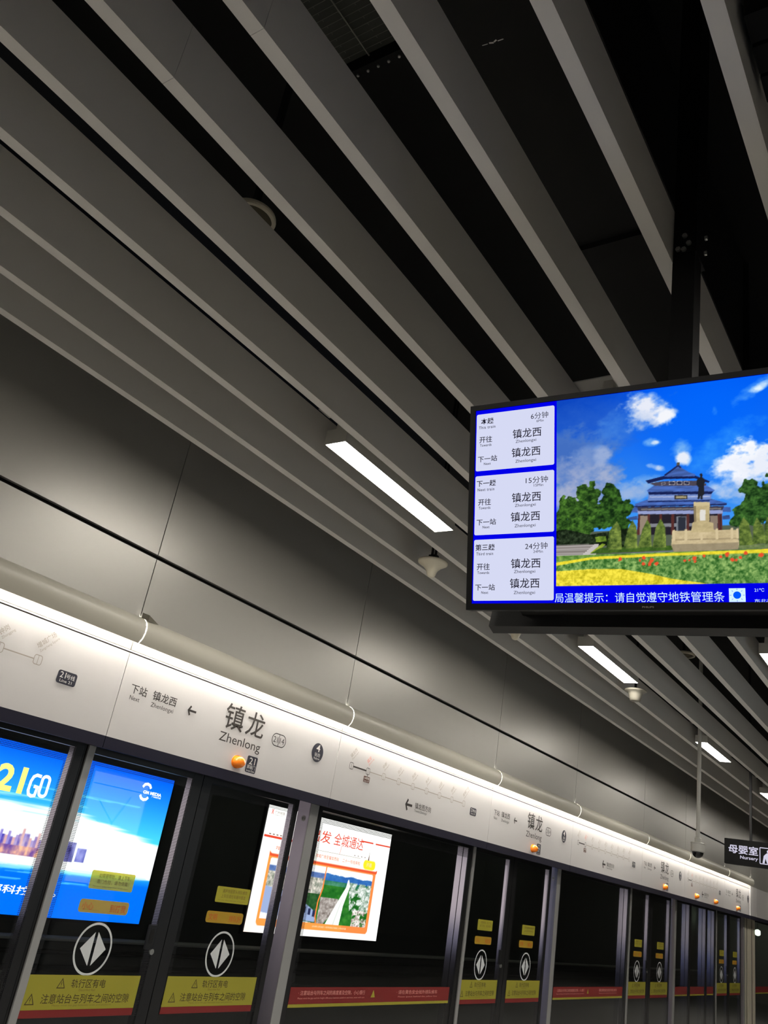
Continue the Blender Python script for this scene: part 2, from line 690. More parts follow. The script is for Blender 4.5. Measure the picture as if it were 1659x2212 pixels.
def header_A(n):
    X0 = SEAM0 + n * PITCH
    X1 = X0 + A_LEN
    lab = {0: 'white header panel carrying large station name and badge 21 above near doors',
           1: 'white header panel carrying station name and badge 22 above second doors',
           2: 'white header panel carrying station name above third doors, past the dome camera',
           3: 'last white header panel with station name where the light strip ends'}[n]
    t = thing('header_panel', lab, 'sign', (X0, WALL, HB), 'station name header panels')
    x1 = min(X1, LED_END)
    obj('panel', MB().box(X0 + .002, x1 - .002, WALL, WALL + .04, HW, HT), M['white'], t)
    obj('lower_band', MB().box(X0 + .002, x1 - .002, WALL, WALL + .04, HB, HW), M['navy'], t)
    y = WALL - EPS
    decal(t, 'next_stop_text', [text('下站', .077, 2.431, .200, 2.484, .008), text('Next', .084, 2.393, .158, 2.418)], M['ink'], X0, y)
    decal(t, 'destination_text', [text('镇龙西', .246, 2.432, .438, 2.487, .008), text('Zhenlongxi', .248, 2.384, .430, 2.417)], M['ink'], X0, y)
    decal(t, 'direction_arrow', arrow(.547, .614, 2.442, .028, .013), M['ink'], X0, y)
    decal(t, 'station_name', [text('镇', .868, 2.410, 1.048, 2.573, .006), text('龙', 1.078, 2.411, 1.258, 2.571, .006), text('Zhenlong', .857, 2.309, 1.258, 2.384)], M['ink'], X0, y)
    ov = rrect(1.357, 2.402, 1.502, 2.483, .040, 10)[0]
    decal(t, 'line_number_oval', [outline(ov, .006), stroke(1.429, 2.402, 1.429, 2.483, .005), text('21', 1.372, 2.424, 1.418, 2.463), text('14', 1.440, 2.424, 1.486, 2.463)], M['ink'], X0, y)
    if X0 + 1.95 < LED_END:
        c = decal(t, 'platform_badge', [disc(1.875, 2.449, .067)], M['badge'], X0, y)
        dsub(c, 'lettering', [text('4', 1.853, 2.455, 1.897, 2.507, .008), text('站台', 1.843, 2.420, 1.909, 2.448), text('Platform', 1.840, 2.399, 1.908, 2.415)], M['pale'], X0, y - EPS)
    b = decal(t, 'door_number_badge', [rrect(1.158, 2.184, 1.260, 2.290, .012)], M['badge'], X0, y)
    dsub(b, 'lettering', [text(DOORNO[n], 1.180, 2.238, 1.238, 2.280), text('屏蔽门', 1.168, 2.208, 1.250, 2.233), text('Screen Door', 1.168, 2.190, 1.250, 2.203)], M['pale'], X0, y - EPS)


def header_B(n):
    X0 = SEAM0 + n * PITCH
    xa = X0 + A_LEN
    X1 = X0 + PITCH
    lab = {-1: 'white header panel at left edge with Line 21 badge',
           0: 'white header panel with route map between badges 21 and 22',
           1: 'white header panel with route map after badge 22',
           2: 'farthest white header panel with route map, two lone orange lights below it'}[n]
    t = thing('route_sign', lab, 'sign', (xa, WALL, HB), 'route map header panels')
    obj('panel', MB().box(xa + .002, X1 - .002, WALL, WALL + .04, HW, HT), M['white'], t)
    obj('lower_band', MB().box(xa + .002, X1 - .002, WALL, WALL + .04, HB, HW), M['navy'], t)
    y = WALL - EPS
    nx = [2.317 + .2295 * i for i in range(9)]
    zc = 2.438
    R = .024
    dk, gr = [], []
    dk.append(stroke(nx[0] + R, zc, nx[1] - R, zc, .012))
    for i in range(9):
        tgt = dk if i < 2 else gr
        if i >= 2:
            gr.append(stroke(nx[i - 1] + R, zc, nx[i] - R, zc, .006))
        tgt.append(outline(rrect(nx[i] - R, zc - R, nx[i] + R, zc + R, .012)[0], .004))
        tgt.append(stroke(nx[i], zc - R, nx[i], zc + R, .003))
        a = math.radians(48)
        zh, en = STN[i]
        wz = .031 * len(zh)
        s1 = turned(text(zh, 0, .004, wz, .036, .004), a, (nx[i] - .012, zc + .052))
        s2 = turned(text(en, 0, -.022, wz * (1.05 if len(zh) > 2 else 1.35), -.004), a, (nx[i] - .012, zc + .052))
        decal(t, 'station_name', [s1, s2], M['red'] if i == 1 else M['grey'], X0, y)
    dk.append(stroke(nx[1], zc - R, nx[1], 2.398, .006))
    decal(t, 'direction_arrow', arrow(3.168, 3.268, 2.284, .044, .020), M['ink'], X0, y)
    decal(t, 'direction_text', [text('镇龙西方向', 3.313, 2.271, 3.583, 2.321, .004), text('Towards Zhenlongxi', 3.313, 2.240, 3.520, 2.264)], M['ink'], X0, y)
    decal(t, 'route_start', dk, M['ink'], X0, y)
    decal(t, 'route_diagram', gr, M['grey'], X0, y)
    b = decal(t, 'transfer_badge', [rrect(2.502, 2.352, 2.587, 2.398, .006)], M['brown'], X0, y)
    dsub(b, 'lettering', [text('14号线', 2.510, 2.374, 2.579, 2.393, .01), text('Line 14', 2.514, 2.357, 2.575, 2.369)], M['pale'], X0, y - EPS)
    b = decal(t, 'line_badge', [rrect(4.292, 2.360, 4.416, 2.429, .014)], M['badge'], X0, y)
    dsub(b, 'lettering', [text('21', 4.306, 2.391, 4.344, 2.422), text('号线', 4.348, 2.391, 4.403, 2.416), text('Line 21', 4.313, 2.369, 4.391, 2.384)], M['pale'], X0, y - EPS)


for n in range(0, 4):
    header_A(n)
for n in range(-1, 3):
    header_B(n)
# plain wall beyond the end of the lit header
struct('trim_4', MB().box(LED_END, 19.86, WALL - .005, WALL + .04, HW, 2.70).box(19.875, XB, WALL - .005, WALL + .04, HW, 2.70), M['white'])
struct('trim_5', MB().box(LED_END, XB, WALL - .005, WALL + .04, HB, HW), M['navy'])

# orange indicator lights
dome_prof = [(.047, 0), (.047, .010), (.044, .026), (.036, .040), (.024, .049), (.010, .053), (.002, .0535)]
lab = ['orange dome light beside badge 21', 'orange dome light beside badge 22', 'orange dome light under third station name',
       'lone orange dome light left of small arrow on far header', 'lone orange dome light right of small arrow on far header', 'farthest orange dome light, near end of light strip']
for (x, l) in zip((4.195, 8.890, 13.60, 15.33, 16.56, 18.20), lab):
    t = thing('indicator_light', l, 'light', (x, WALL, 2.229), 'orange door indicator lights')
    d = MB()
    v, f = [], []
    N = 32
    for r, h in dome_prof:
        for k in range(N):
            a = 2 * PI * k / N
            v.append((x + r * math.cos(a), WALL - .006 - h, 2.229 + .80 * r * math.sin(a)))
    for i in range(len(dome_prof) - 1):
        for k in range(N):
            f.append((i * N + k, i * N + (k + 1) % N, (i + 1) * N + (k + 1) % N, (i + 1) * N + k))
    f.append(tuple(range((len(dome_prof) - 1) * N, len(dome_prof) * N)))
    d.add(v, f)
    obj('lens', d, M['orange'], t, smooth=True)
    rg = MB()
    ring = [(x + .051 * math.cos(2 * PI * k / 40), 2.229 + .041 * math.sin(2 * PI * k / 40)) for k in range(40)]
    rg.prism(ring, 'y', WALL - .006, WALL - .0003)
    obj('base_ring', rg, M['orange'], t)

# ================================================================== PLATFORM SCREEN DOORS
GY = 4.15        # front of the glass
GT = 0.010
TOPZ = 2.13


def tri_sign(cx, z0, s):
    o = [(cx - s * .55, z0), (cx + s * .55, z0), (cx, z0 + s)]
    return [outline(o, s * .10), stroke(cx, z0 + s * .30, cx, z0 + s * .62, s * .09), stroke(cx, z0 + s * .14, cx, z0 + s * .22, s * .09)]


def strip_y(x0, x1, y, z0, z1, d=0.0008):
    return MB().box(x0, x1, y - d, y, z0, z1)


def plate(parent, name, sh, m, X0, y):
    return decal(parent, name, [sh], m, X0, y)


def leaf(n, left):
    X0 = SEAM0 + n * PITCH
    no = {0: 'door 21', 1: 'door 22', 2: 'the third door', 3: 'the farthest door'}[n]
    if n == 0:
        lab = 'left glass door leaf below badge 21, blue advert behind it' if left else 'right glass door leaf below badge 21, white advert edge behind it'
    else:
        lab = '%s glass leaf of %s' % ('left' if left else 'right', {1: 'the doors below badge 22', 2: 'the third doors along', 3: 'the farthest doors before the wall end'}[n])
    xl, xr = (X0 + .070, X0 + .957) if left else (X0 + .963, X0 + 1.965)
    t = thing('sliding_door', lab, 'door', (xl, GY, 0.0), 'glass platform door leaves')
    yb = GY + .055
    gl, gr = (xl + .004, X0 + .872) if left else (X0 + 1.045, X0 + 1.915)
    fr = MB()
    if not left:
        fr.box(xl, gl, GY, yb, 0, TOPZ)
    fr.box(gr + .003, xr, GY, yb, 0, TOPZ)
    fr.box(xl, xr, GY + .001, yb, 2.075, TOPZ)
    fr.box(xl, xr, GY + .001, yb, 0, .09)
    obj('frame', fr, M['frame'], t)
    obj('polished_edge', MB().box(gr, gr + .003, GY + GT + .001, yb, .09, 2.075), M['mirror'], t)
    obj('glass', MB().box(gl, gr - .001, GY, GY + GT, .09, 2.075), M['glass'], t)
    y = GY - .0008
    # ceramic print along the top and the sides of the pane
    obj('frit_border', MB().flat(rect(gl, 2.012, gr - .001, 2.075), (0, y, 0), AX, AZ).flat(rect(gl, .96, gl + .028, 2.012), (0, y, 0), AX, AZ), M['dots'], t, fix=False)
    obj('frit_lines', MB().flat(rect(gr - .060, .75, gr - .001, 2.012), (0, y, 0), AX, AZ), M['lines'], t, fix=False)
    # stickers
    y2 = y - .0006
    y3 = y2 - .0006
    sx0, sx1 = (.058 + .012, .835) if left else (1.053, 1.875)
    s1 = plate(t, 'warning_sticker', rect(sx0, .790, sx1, .954), M['yellow'], X0, y2)
    c = (sx0 + sx1) / 2
    tx = [text('轨行区有电', c - .10, .892, c + .135, .935, .004), text('注意站台与列车之间的空隙', c - .27, .818, c + .33, .864, .004)]
    dsub(s1, 'lettering', tx, M['stink'], X0, y3)
    dsub(s1, 'warning_triangle', tri_sign(c - .165, .892, .044), M['stink'], X0, y3)
    dsub(s1, 'warning_triangle', tri_sign(c - .335, .816, .047), M['stink'], X0, y3)
    dsub(s1, 'small_print', [text('Electrified Rail', c - .04, .877, c + .07, .888), text('Please mind the gap between train and platform', c - .19, .803, c + .21, .814)], M['stgrey'], X0, y3)
    plate(t, 'red_strip', rect(sx0, .753, sx1, .7895), M['stred'], X0, y2)
    cx = .434 if left else 1.465
    o = [(cx + .123 * math.cos(2 * PI * k / 48), 1.084 + .127 * math.sin(2 * PI * k / 48)) for k in range(48)]
    decal(t, 'opening_sign', [outline(o, .012), poly([(cx - .010, 1.084 - .085), (cx - .010, 1.084 + .085), (cx - .090, 1.084)]),
                              poly([(cx + .010, 1.084 - .085), (cx + .090, 1.084), (cx + .010, 1.084 + .085)])], M['stwhite'], X0, y2)
    bx0, bx1 = (.286, .604) if left else (1.308, 1.632)
    s2 = plate(t, 'notice_sticker', rrect(bx0, 1.384, bx1, 1.479, .010), M['bubble'], X0, y2)
    m1, m2 = ('如需要帮助，请上下车，', '靠门危险，请勿倚靠！') if left else ('请按地面箭头排队候车', '上车后请往车厢中部走')
    dsub(s2, 'lettering', [text(m1, bx0 + .055, 1.442, bx1 - .028, 1.466, .004), text(m2, bx0 + .050, 1.412, bx1 - .035, 1.435, .004),
                           text('For your safety keep clear of the doors', bx0 + .03, 1.394, bx1 - .03, 1.402)], M['stgrey'], X0, y3)
    w0, w1 = (.258, .612) if left else (1.262, 1.612)
    s3 = plate(t, 'slogan_sticker', rrect(w0, 1.262, w1, 1.330, .018), M['amber'], X0, y2)
    a1, a2 = ('小心', '别挤我') if left else ('文明', '排队好')
    dsub(s3, 'lettering', [text(a1, w0 + .02, 1.276, w0 + .10, 1.316, .012), text(a2, w1 - .135, 1.272, w1 - .018, 1.312, .012)], M['storange'], X0, y3)
    # emergency release by the meeting edges
    if left:
        h = MB()
        h.box(X0 + .800, X0 + .862, GY - .012, GY - .001, 1.095, 1.225)
        hp = obj('release_handle', h, M['frame'], t)
        k = MB()
        k.box(X0 + .818, X0 + .846, GY - .034, GY - .0125, 1.125, 1.205)
        obj('pull_grip', k, M['dark'], hp) if False else dsub(hp, 'pull_grip', [rrect(.818, 1.125, .848, 1.205, .012)], M['duct'], X0, GY - .0135)
        lk = MB()
        pts = [(X0 + .866 + .016 * math.cos(2 * PI * q / 24), 1.082 + .016 * math.sin(2 * PI * q / 24)) for q in range(24)]
        lk.prism(pts, 'y', GY - .012, GY - .0005)
        obj('lock_cylinder', lk, M['bolt'], t)


def post(n, right):
    X0 = SEAM0 + n * PITCH
    if not right:
        lab = {0: 'narrow silver post left of doors with badge 21', 1: 'narrow post left of doors with badge 22',
               2: 'narrow post left of the third doors', 3: 'narrow post left of the farthest doors'}[n]
        t = thing('door_post', lab, 'post', (X0 + .04, GY, 0), 'door posts')
        obj('face', MB().box(X0 + .019, X0 + .066, GY - .012, GY - .001, 0, TOPZ), M['steel'], t)
        obj('core', MB().box(X0 + .002, X0 + .066, GY, GY + .13, 0, TOPZ), M['frame'], t)
    else:
        lab = {0: 'wide silver post with round 21 plate right of first doors', 1: 'wide silver post right of doors with badge 22',
               2: 'wide silver post right of the third doors', 3: 'wide silver post right of the farthest doors'}[n]
        t = thing('door_post', lab, 'post', (X0 + 2.12, GY, 0), 'door posts')
        xm = X0 + 2.072
        pr = [(xm + .002, GY - .030), (xm + .100, GY - .030), (xm + .112, GY - .018), (xm + .112, GY + .085), (xm + .002, GY + .085)]
        o = obj('body', MB().prism(pr, 'z', 0, TOPZ), M['steel'], t)
        obj('polished_side', MB().box(xm, xm + .002, GY - .026, GY + .085, 0, TOPZ), M['side'], t)
        v = disc(0, 0, .020)
        b = MB().flat(v, (xm - .001, GY + .020, 2.0), (0, -1, 0), AZ)
        p = obj('number_plate', b, M['camgrey'], t, fix=False)
        b = MB().flat(text(DOORNO[n], -.012, -.008, .012, .008), (xm - .002, GY + .020, 2.0), (0, -1, 0), AZ)
        q = obj('lettering', b, M['ink'], None, fix=False)
        q.parent = p
        q.matrix_parent_inverse = Matrix.Identity(4)


def fixed(n):
    X0 = SEAM0 + n * PITCH
    lab = {-1: 'fixed glass pane at left edge before the first silver post', 0: 'fixed glass pane between first and second doors, aerial photo advert behind',
           1: 'fixed glass pane between second and third doors', 2: 'fixed glass pane between third and farthest doors'}[n]
    a, b = X0 + 2.200, X0 + 4.7085
    t = thing('fixed_glass_panel', lab, 'glass panel', (a, GY, 0), 'fixed glass panes')
    g0, g1 = X0 + 2.262, X0 + 4.650
    yb = GY + (.125 if n >= 0 else .054)
    fr = MB().box(a, g0, GY, GY + .06, 0, TOPZ).box(g1 + .003, b, GY, yb, 0, TOPZ)
    fr.box(a, b, GY + .001, yb, 2.085, TOPZ).box(a, b, GY + .001, yb, 0, .09)
    panes = [(g0, g1)]
    if n == 2:                     # the last bay is split by extra uprights
        u = [X0 + 3.02, X0 + 4.05]
        panes = [(g0, u[0]), (u[0] + .10, u[1]), (u[1] + .10, g1)]
        for x in u:
            fr.box(x + .003, x + .10, GY, yb, .09, 2.085)
    obj('frame', fr, M['frame'], t)
    for p0, p1 in panes:
        obj('glass', MB().box(p0 + .001, p1 - .001, GY, GY + GT, .09, 2.085), M['glass'], t)
        pe = MB().box(p1, p1 + .003, GY + GT + .001, min(yb, GY + .06), .09, 2.085)
        if n >= 0:
            pe.box(p1, p1 + .003, GY + .068, yb, .09, 2.085)
        obj('polished_edge', pe, M['mirror'], t)
        y = GY - .0008
        if n <= 0:
            w1 = .055 if n < 0 else .02
            obj('frit_border', MB().flat(rect(p0, 2.000, p1 - .001, 2.085), (0, y, 0), AX, AZ).flat(rect(p1 - w1, .80, p1 - .001, 2.0), (0, y, 0), AX, AZ).flat(rect(p0, .92, p0 + .03, 2.0), (0, y, 0), AX, AZ), M['dots'] if n < 0 else M['lines'], t, fix=False)
        y2 = y - .0006
        s = plate(t, 'warning_strip', rect(p0 + .002, .787, p1 - .072, .894), M['stred'], 0, y2)
        if n < 2:
            dsub(s, 'gap_warning_text', [text('· 注意站台与列车之间的高度差及空隙，小心慢行', p0 + .10, .842, p0 + .95, .873, .004)], M['redink'], 0, y2 - .0006)
            dsub(s, 'queue_warning_text', [text('· 请在黄色安全线外排队候车', p0 + 1.42, .842, p0 + 2.10, .873, .004)], M['redink'], 0, y2 - .0006)
            dsub(s, 'small_print', [text('Please mind the gap and the height difference between platform and train, move with care', p0 + .10, .815, p0 + .95, .829),
                                    text('Please queue behind the yellow line', p0 + 1.45, .815, p0 + 2.1, .829)], M['stred'] if n < 0 else M['redink'], 0, y2 - .0006)
            dsub(s, 'warning_triangle', [poly([(p0 + 1.04, .822), (p0 + 1.10, .822), (p0 + 1.07, .874)])], M['yellow'], 0, y2 - .0006)
        plate(t, 'yellow_strip', rect(p0 + .002, .766, p1 - .072, .7865), M['yellow'], 0, y2)


for n in range(0, 4):
    post(n, False)
    leaf(n, True)
    leaf(n, False)
    post(n, True)
for n in range(-1, 3):
    fixed(n)
# lintel running over all doors, with the thin grey seals below it
struct('trim_6', MB().box(XA, XB, WALL + .041, GY + .20, TOPZ + .001, 2.45), M['frame'])
for n in range(0, 4):
    X0 = SEAM0 + n * PITCH
    tag(obj('door_seal', MB().box(X0 + .30, X0 + .86, WALL + .06, WALL + .075, 2.112, 2.130), M['camgrey']),
        {0: 'thin grey seal under header above left leaf near badge 21', 1: 'thin grey seal under header near badge 22', 2: 'thin grey seal under header over the third doors',
         3: 'thin grey seal under header over the farthest doors'}[n], 'seal', 'door seals')
# last bay past the farthest doors
X0 = SEAM0 + 3 * PITCH
t = thing('end_glass_panel', 'end glass pane with red strip past the farthest doors, at right edge', 'glass panel', (X0 + 2.3, GY, 0))
fr = MB()
for a in (19.46, 19.70, 20.00, 20.29, 22.6, 25.2, 28.0):
    fr.box(a, a + .10, GY, GY + .10, 0, TOPZ)
fr.box(19.46, XB - .1, GY + .001, GY + .1, 2.085, TOPZ - .001).box(19.46, XB - .1, GY + .001, GY + .1, 0.0, .09)
obj('frame', fr, M['frame'], t)
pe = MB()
for a, b_ in ((19.46, 19.60), (19.74, 20.06), (20.20, 20.38)):  # cream strips painted in for reflections on the glossy upright sides
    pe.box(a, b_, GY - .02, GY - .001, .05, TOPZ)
obj('upright_reflection', pe, M['cream'], t)
obj('glass', MB().box(20.40, XB - .1, GY, GY + GT, .09, 2.085), M['glass'], t)
obj('warning_strip', MB().flat(rect(20.42, .787, 28, .894), (0, GY - .001, 0), AX, AZ), M['stred'], t, fix=False)
obj('yellow_strip', MB().flat(rect(20.42, .766, 28, .786), (0, GY - .001, 0), AX, AZ), M['yellow'], t, fix=False)

# ================================================================== TRACK SIDE
AY = 7.70
AZ0, AZ1 = 0.798, 2.307


def lightbox(x0, x1, label):
    t = thing('advert_lightbox', label, 'advert', (x0, AY, AZ0), 'track side lightboxes')
    obj('case', MB().box(x0 - .03, x1 + .03, AY + .004, AY + .049, AZ0 - .03, AZ1 + .03), M['frame'], t)
    return t


# --- blue advert
bx0, bx1 = 4.16, 7.14
t = lightbox(bx0, bx1, 'blue advert lightbox with city skyline and 21GO behind left glass')
c = Canvas(bx0, AZ0, bx1, AZ1, .0085, 3)
st = c.noise(1.6, .05, 4, .6)
z = c.Z
top = np.clip((z - 1.62) / .65, 0, 1)[..., None]
c.img = np.array((70, 205, 240)) * (1 - top) + np.array((0, 92, 246)) * top
lo = np.clip((1.32 - z) / .16, 0, 1)[..., None]
c.img = c.img * (1 - lo) + np.array((0, 106, 255)) * lo
edge = 1.83 - .22 * np.clip((c.X - 6.0) / 1.1, 0, 1) + (st - .5) * .22
band = np.clip((edge - z) / .09, 0, 1) * np.clip((z - 1.22 + (st - .5) * .12) / .06, 0, 1)
c.fill(np.clip(band * 1.5, 0, 1), (255, 255, 255))
c.fill((st > .62) & (z > 1.70) & (z < 2.0), (120, 225, 245), .55)
c.fill((st > .68) & (z < 1.27) & (z > 1.08), (110, 220, 255), .6)
nz = c.noise(.07, .09, 4, .6)
for k in range(26):
    a = bx0 + .75 + k * .026 * 1.15
    hgt = .10 + .10 * c.rng.random()
    m = (c.X > a) & (c.X < a + .030) & (z > 1.33) & (z < 1.36 + hgt)
    c.tex(m, [(70, 60, 170), (200, 150, 160), (130, 120, 205)][k % 3], (235, 200, 190), nz * 1.3 - .2)
c.tex((c.X > 4.9) & (c.X < 5.64) & (z > 1.315) & (z < 1.40), (90, 60, 150), (255, 190, 150), nz * 2 - .4)
c.tex((c.X > 5.80) & (c.X < 6.045) & (z > 1.315) & (z < 1.50), (40, 36, 110), (150, 150, 205), nz * 1.6 - .3)
c.tex((c.X > 6.07) & (c.X < 6.19) & (z > 1.322) & (z < 1.455), (70, 70, 165), (170, 170, 225), nz * 1.6 - .3)
c.build('print', M['ad'], t, (0, AY, 0), AX, AZ)
y = AY - .002
decal(t, 'yellow_lettering', [text('21', 4.925, 1.852, 5.238, 2.100, .032, .0)], M['ad_yellow'], 0, y)
g = []
g.append(outline([(5.405, 2.045), (5.35, 2.050), (5.318, 2.03), (5.302, 1.985), (5.300, 1.90), (5.315, 1.865), (5.35, 1.852), (5.385, 1.862), (5.392, 1.94), (5.35, 1.945)], .030, closed=False))
g.append(outline(rrect(5.425, 1.868, 5.508, 2.055, .036)[0], .030))
decal(t, 'slogan_lettering', [text('部科技', 5.205, .978, 5.650, 1.054, .012, .10), text('示', 5.80, .978, 5.905, 1.05, .01), text('。', 5.925, .985, 5.965, 1.012)], M['ad_white'], 0, y)
decal(t, 'white_lettering', g, M['ad_white'], 0, y)
g = []
g.append(outline([(6.700, 2.165), (6.722, 2.195), (6.760, 2.206), (6.798, 2.195), (6.820, 2.165)], .028, closed=False))
g.append(outline([(6.690, 2.078), (6.715, 2.048), (6.752, 2.036), (6.790, 2.046), (6.812, 2.070)], .028, closed=False))
g += [text('GM MEDIA', 6.722, 2.100, 6.995, 2.135, .03), text('广州地铁传媒', 6.86, 2.077, 6.995, 2.094, .01)]
decal(t, 'corner_logo', g, M['ad_white'], 0, y)

# --- white and orange advert
ox0, ox1 = 8.855, 11.85
t = lightbox(ox0, ox1, 'white and orange advert lightbox with aerial photo beyond the doors')
c = Canvas(ox0, AZ0, ox1, AZ1, .0085, 5)
c.img[:] = (255, 252, 248)
X, Z = c.X, c.Z
wm = np.clip((1.75 - Z) / 1.0, 0, 1) * np.clip((9.3 - X) / .4, 0, 1)
c.fill(wm, (255, 226, 212), .8)
fr = rrect(9.05, .882, 11.57, 1.80, .06)[0]
c.poly(fr, (250, 150, 70))
c.fill(c.mask(fr) & (X > 10.9), (252, 128, 66), .75)
c.poly(rrect(9.06, 1.70, 11.59, 1.76, .02)[0], (226, 84, 48))
c.poly(rrect(9.05, 1.735, 11.60, 1.875, .06)[0], (255, 250, 236))
c.poly(rrect(11.20, 1.745, 11.52, 1.872, .06)[0], (255, 222, 40))
n1 = c.noise(.10, .06, 5, .65)
n2 = c.noise(.04, .03, 3, .7)
pic = c.mask(rrect(9.10, .968, 11.50, 1.685, .03)[0])
c.fill(pic, (248, 250, 255))
c.tex(pic & (Z < 1.600 + .05 * (c.noise(.3, 3, 3) - .5)), (30, 80, 160), (70, 130, 190), n1)
c.tex(pic & (Z < 1.52), (24, 96, 70), (90, 150, 120), n1 * 1.3 - .1)
c.tex(pic & (Z < 1.46), (18, 84, 26), (64, 140, 50), n1 * 1.4 - .2)
bl = pic & (Z < 1.53) & (Z > 1.16) & (X > 10.95 + (1.42 - Z) * .3) & (n1 > .40)
c.tex(bl, (96, 128, 104), (240, 238, 236), n2 * 2.0 - .45)
c.tex(pic & (Z < 1.30) & (X > 10.30) & (X < 10.30 + (Z - .85) * 1.3) & (X < 10.72), (112, 100, 94), (205, 195, 190), n2 * 1.6 - .3)
c.tex(pic & (Z < 1.18) & (X > 11.12) & (n1 > .48), (110, 90, 80), (250, 240, 235), n2 * 2 - .4)
c.poly([(10.885, 1.565), (10.91, 1.565), (10.955, 1.47), (10.86, 1.22), (10.83, .968), (10.50, .968), (10.68, 1.22), (10.86, 1.46)], (246, 246, 240))
c.poly([(10.90, 1.46), (10.79, 1.22), (10.70, .968), (10.67, .968), (10.77, 1.22)], (190, 196, 190), .6)
pl = pic & (X < 10.30 - .04 * np.sin((Z - .97) * 7))
c.fill(pl, (250, 250, 252))
c.tex(pl & (Z < 1.60), (60, 90, 150), (120, 140, 190), n1)
c.tex(pl & (Z < 1.53), (110, 118, 104), (236, 222, 212), n2 * 1.7 - .35)
c.tex(pl & (Z < 1.33), (22, 66, 30), (70, 110, 60), n1 * 1.5 - .2)
c.poly([(9.10, 1.35), (9.10, 1.02), (10.25, .98), (10.25, 1.10), (9.7, 1.30)], (150, 165, 205))
for k in range(9):
    c.poly([(9.3 + k * .11, 1.27 - k * .018), (9.36 + k * .11, 1.265 - k * .018), (9.36 + k * .11, 1.20 - k * .02), (9.3 + k * .11, 1.205 - k * .02)], (40, 46, 80))
c.poly([(9.10, 1.04), (10.2, .968), (9.10, .968)], (235, 235, 240))
dv = [(10.31, 1.69), (10.335, 1.69), (10.325, 1.40), (10.27, 1.24), (10.262, 1.05), (10.30, .965), (10.275, .965), (10.235, 1.05), (10.245, 1.25), (10.30, 1.40)]
c.poly(dv, (250, 130, 60))
c.build('print', M['ad'], t, (0, AY, 0), AX, AZ)
y = AY - .002
decal(t, 'headline', [text('出', 9.80, 1.985, 10.03, 2.145, .004, .06), text('发', 10.055, 1.985, 10.30, 2.145, .004, .06), text('全城通达', 10.37, 1.985, 11.12, 2.150, .004, .06)], M['ad_red'], 0, y)
decal(t, 'red_rules', [stroke(11.06, 2.116, 11.375, 2.118, .020), stroke(11.44, 2.116, 11.845, 2.120, .020), stroke(8.87, 1.930, 10.00, 1.925, .028), stroke(10.566, 1.88, 10.60, 2.06, .008)], M['ad_red'], 0, y)
decal(t, 'banner_lettering', [text('增城广场至镇龙西站', 10.02, 1.785, 10.57, 1.833, .004), text('二十一号线来啦', 10.66, 1.783, 11.11, 1.833, .002), text('增城', 9.15, 1.785, 9.40, 1.833)], M['ad_red'], 0, y)
# red forked mark of the metro in the corner
decal(t, 'corner_logo', [outline([(8.930, 2.262), (8.944, 2.236), (8.930, 2.200)], .010, closed=False), outline([(8.962, 2.262), (8.948, 2.236), (8.962, 2.200)], .010, closed=False)], M['ad_red'], 0, y)
gy = [text('广州地铁', 8.992, 2.212, 9.20, 2.252), text('Guangzhou Metro', 8.992, 2.192, 9.18, 2.205)]
for k in range(6):
    gy.append(rect(8.96 + k * .075, 1.955, 9.00 + k * .075, 1.968))
for k in range(4):
    gy.append(rect(10.93 + k * .09, 1.898, 10.96 + k * .09, 1.908))
gy += [poly([(11.30, 1.87), (11.335, 1.87), (11.322, 1.95), (11.318, 2.03), (11.314, 1.95)]), stroke(10.02, 1.878, 11.10, 1.878, .004)]
decal(t, 'grey_print', gy, M['ad_grey'], 0, y)
decal(t, 'pale_lettering', [text('2018年12月28日 十四号线知识城线 21号线开通', 10.22, .912, 11.02, .938, .006), text('开通', 11.28, 1.782, 11.42, 1.838, .01)], M['ad_pale'], 0, y)

# --- a third lightbox outside the frame, mirrored in the polished door edges
lx0, lx1 = -.52, 2.46
t = lightbox(lx0, lx1, 'pale lilac lightbox left of frame, mirrored in polished door edges')
c = Canvas(lx0, AZ0, lx1, AZ1, .02, 9)
v = np.clip((c.Z - 1.05) / .25, 0, 1)[..., None]
c.img = np.array((116, 116, 136)) * (1 - v) + np.array((226, 214, 216)) * v
c.fill(np.clip((c.Z - 2.1) / .2, 0, 1), (206, 200, 214), .7)
c.build('print', M['ad'], t, (0, AY, 0), AX, AZ)

# --- tunnel cables and far lights
for k, (zz, r) in enumerate([(.62, .025), (.50, .022), (.36, .03), (.05, .03)]):
    o = obj('tunnel_cable', MB().tube((XA, 7.70, zz), (XB, 7.70, zz), r, 8), M['housing'] if k < 1 else M['duct'])
    tag(o, ['topmost pale cable on track wall below the adverts', 'second dark cable down on track wall', 'third dark cable down on track wall', 'lowest dark cable on track wall'][k], 'cable', 'track wall cables')
for (p, l) in (((29.6, 7.5, 2.10), 'small bright tunnel lamp seen through glass near farthest doors'), ((31.0, 6.2, 1.98), 'small added light for a reflection at right edge behind end glass')):  # the second one stands in for far lights reflected in the glass
    t = thing('far_light', l, 'lamp', p)
    obj('lens', MB().lathe([(.02, -.09), (.075, -.06), (.085, 0), (.075, .06), (.02, .09)], p, 20), M['tunnel'], t, smooth=True)
    obj('stem', MB().tube((p[0], p[1], p[2] + .08), (p[0], p[1], 5.3), .012), M['duct'], t)

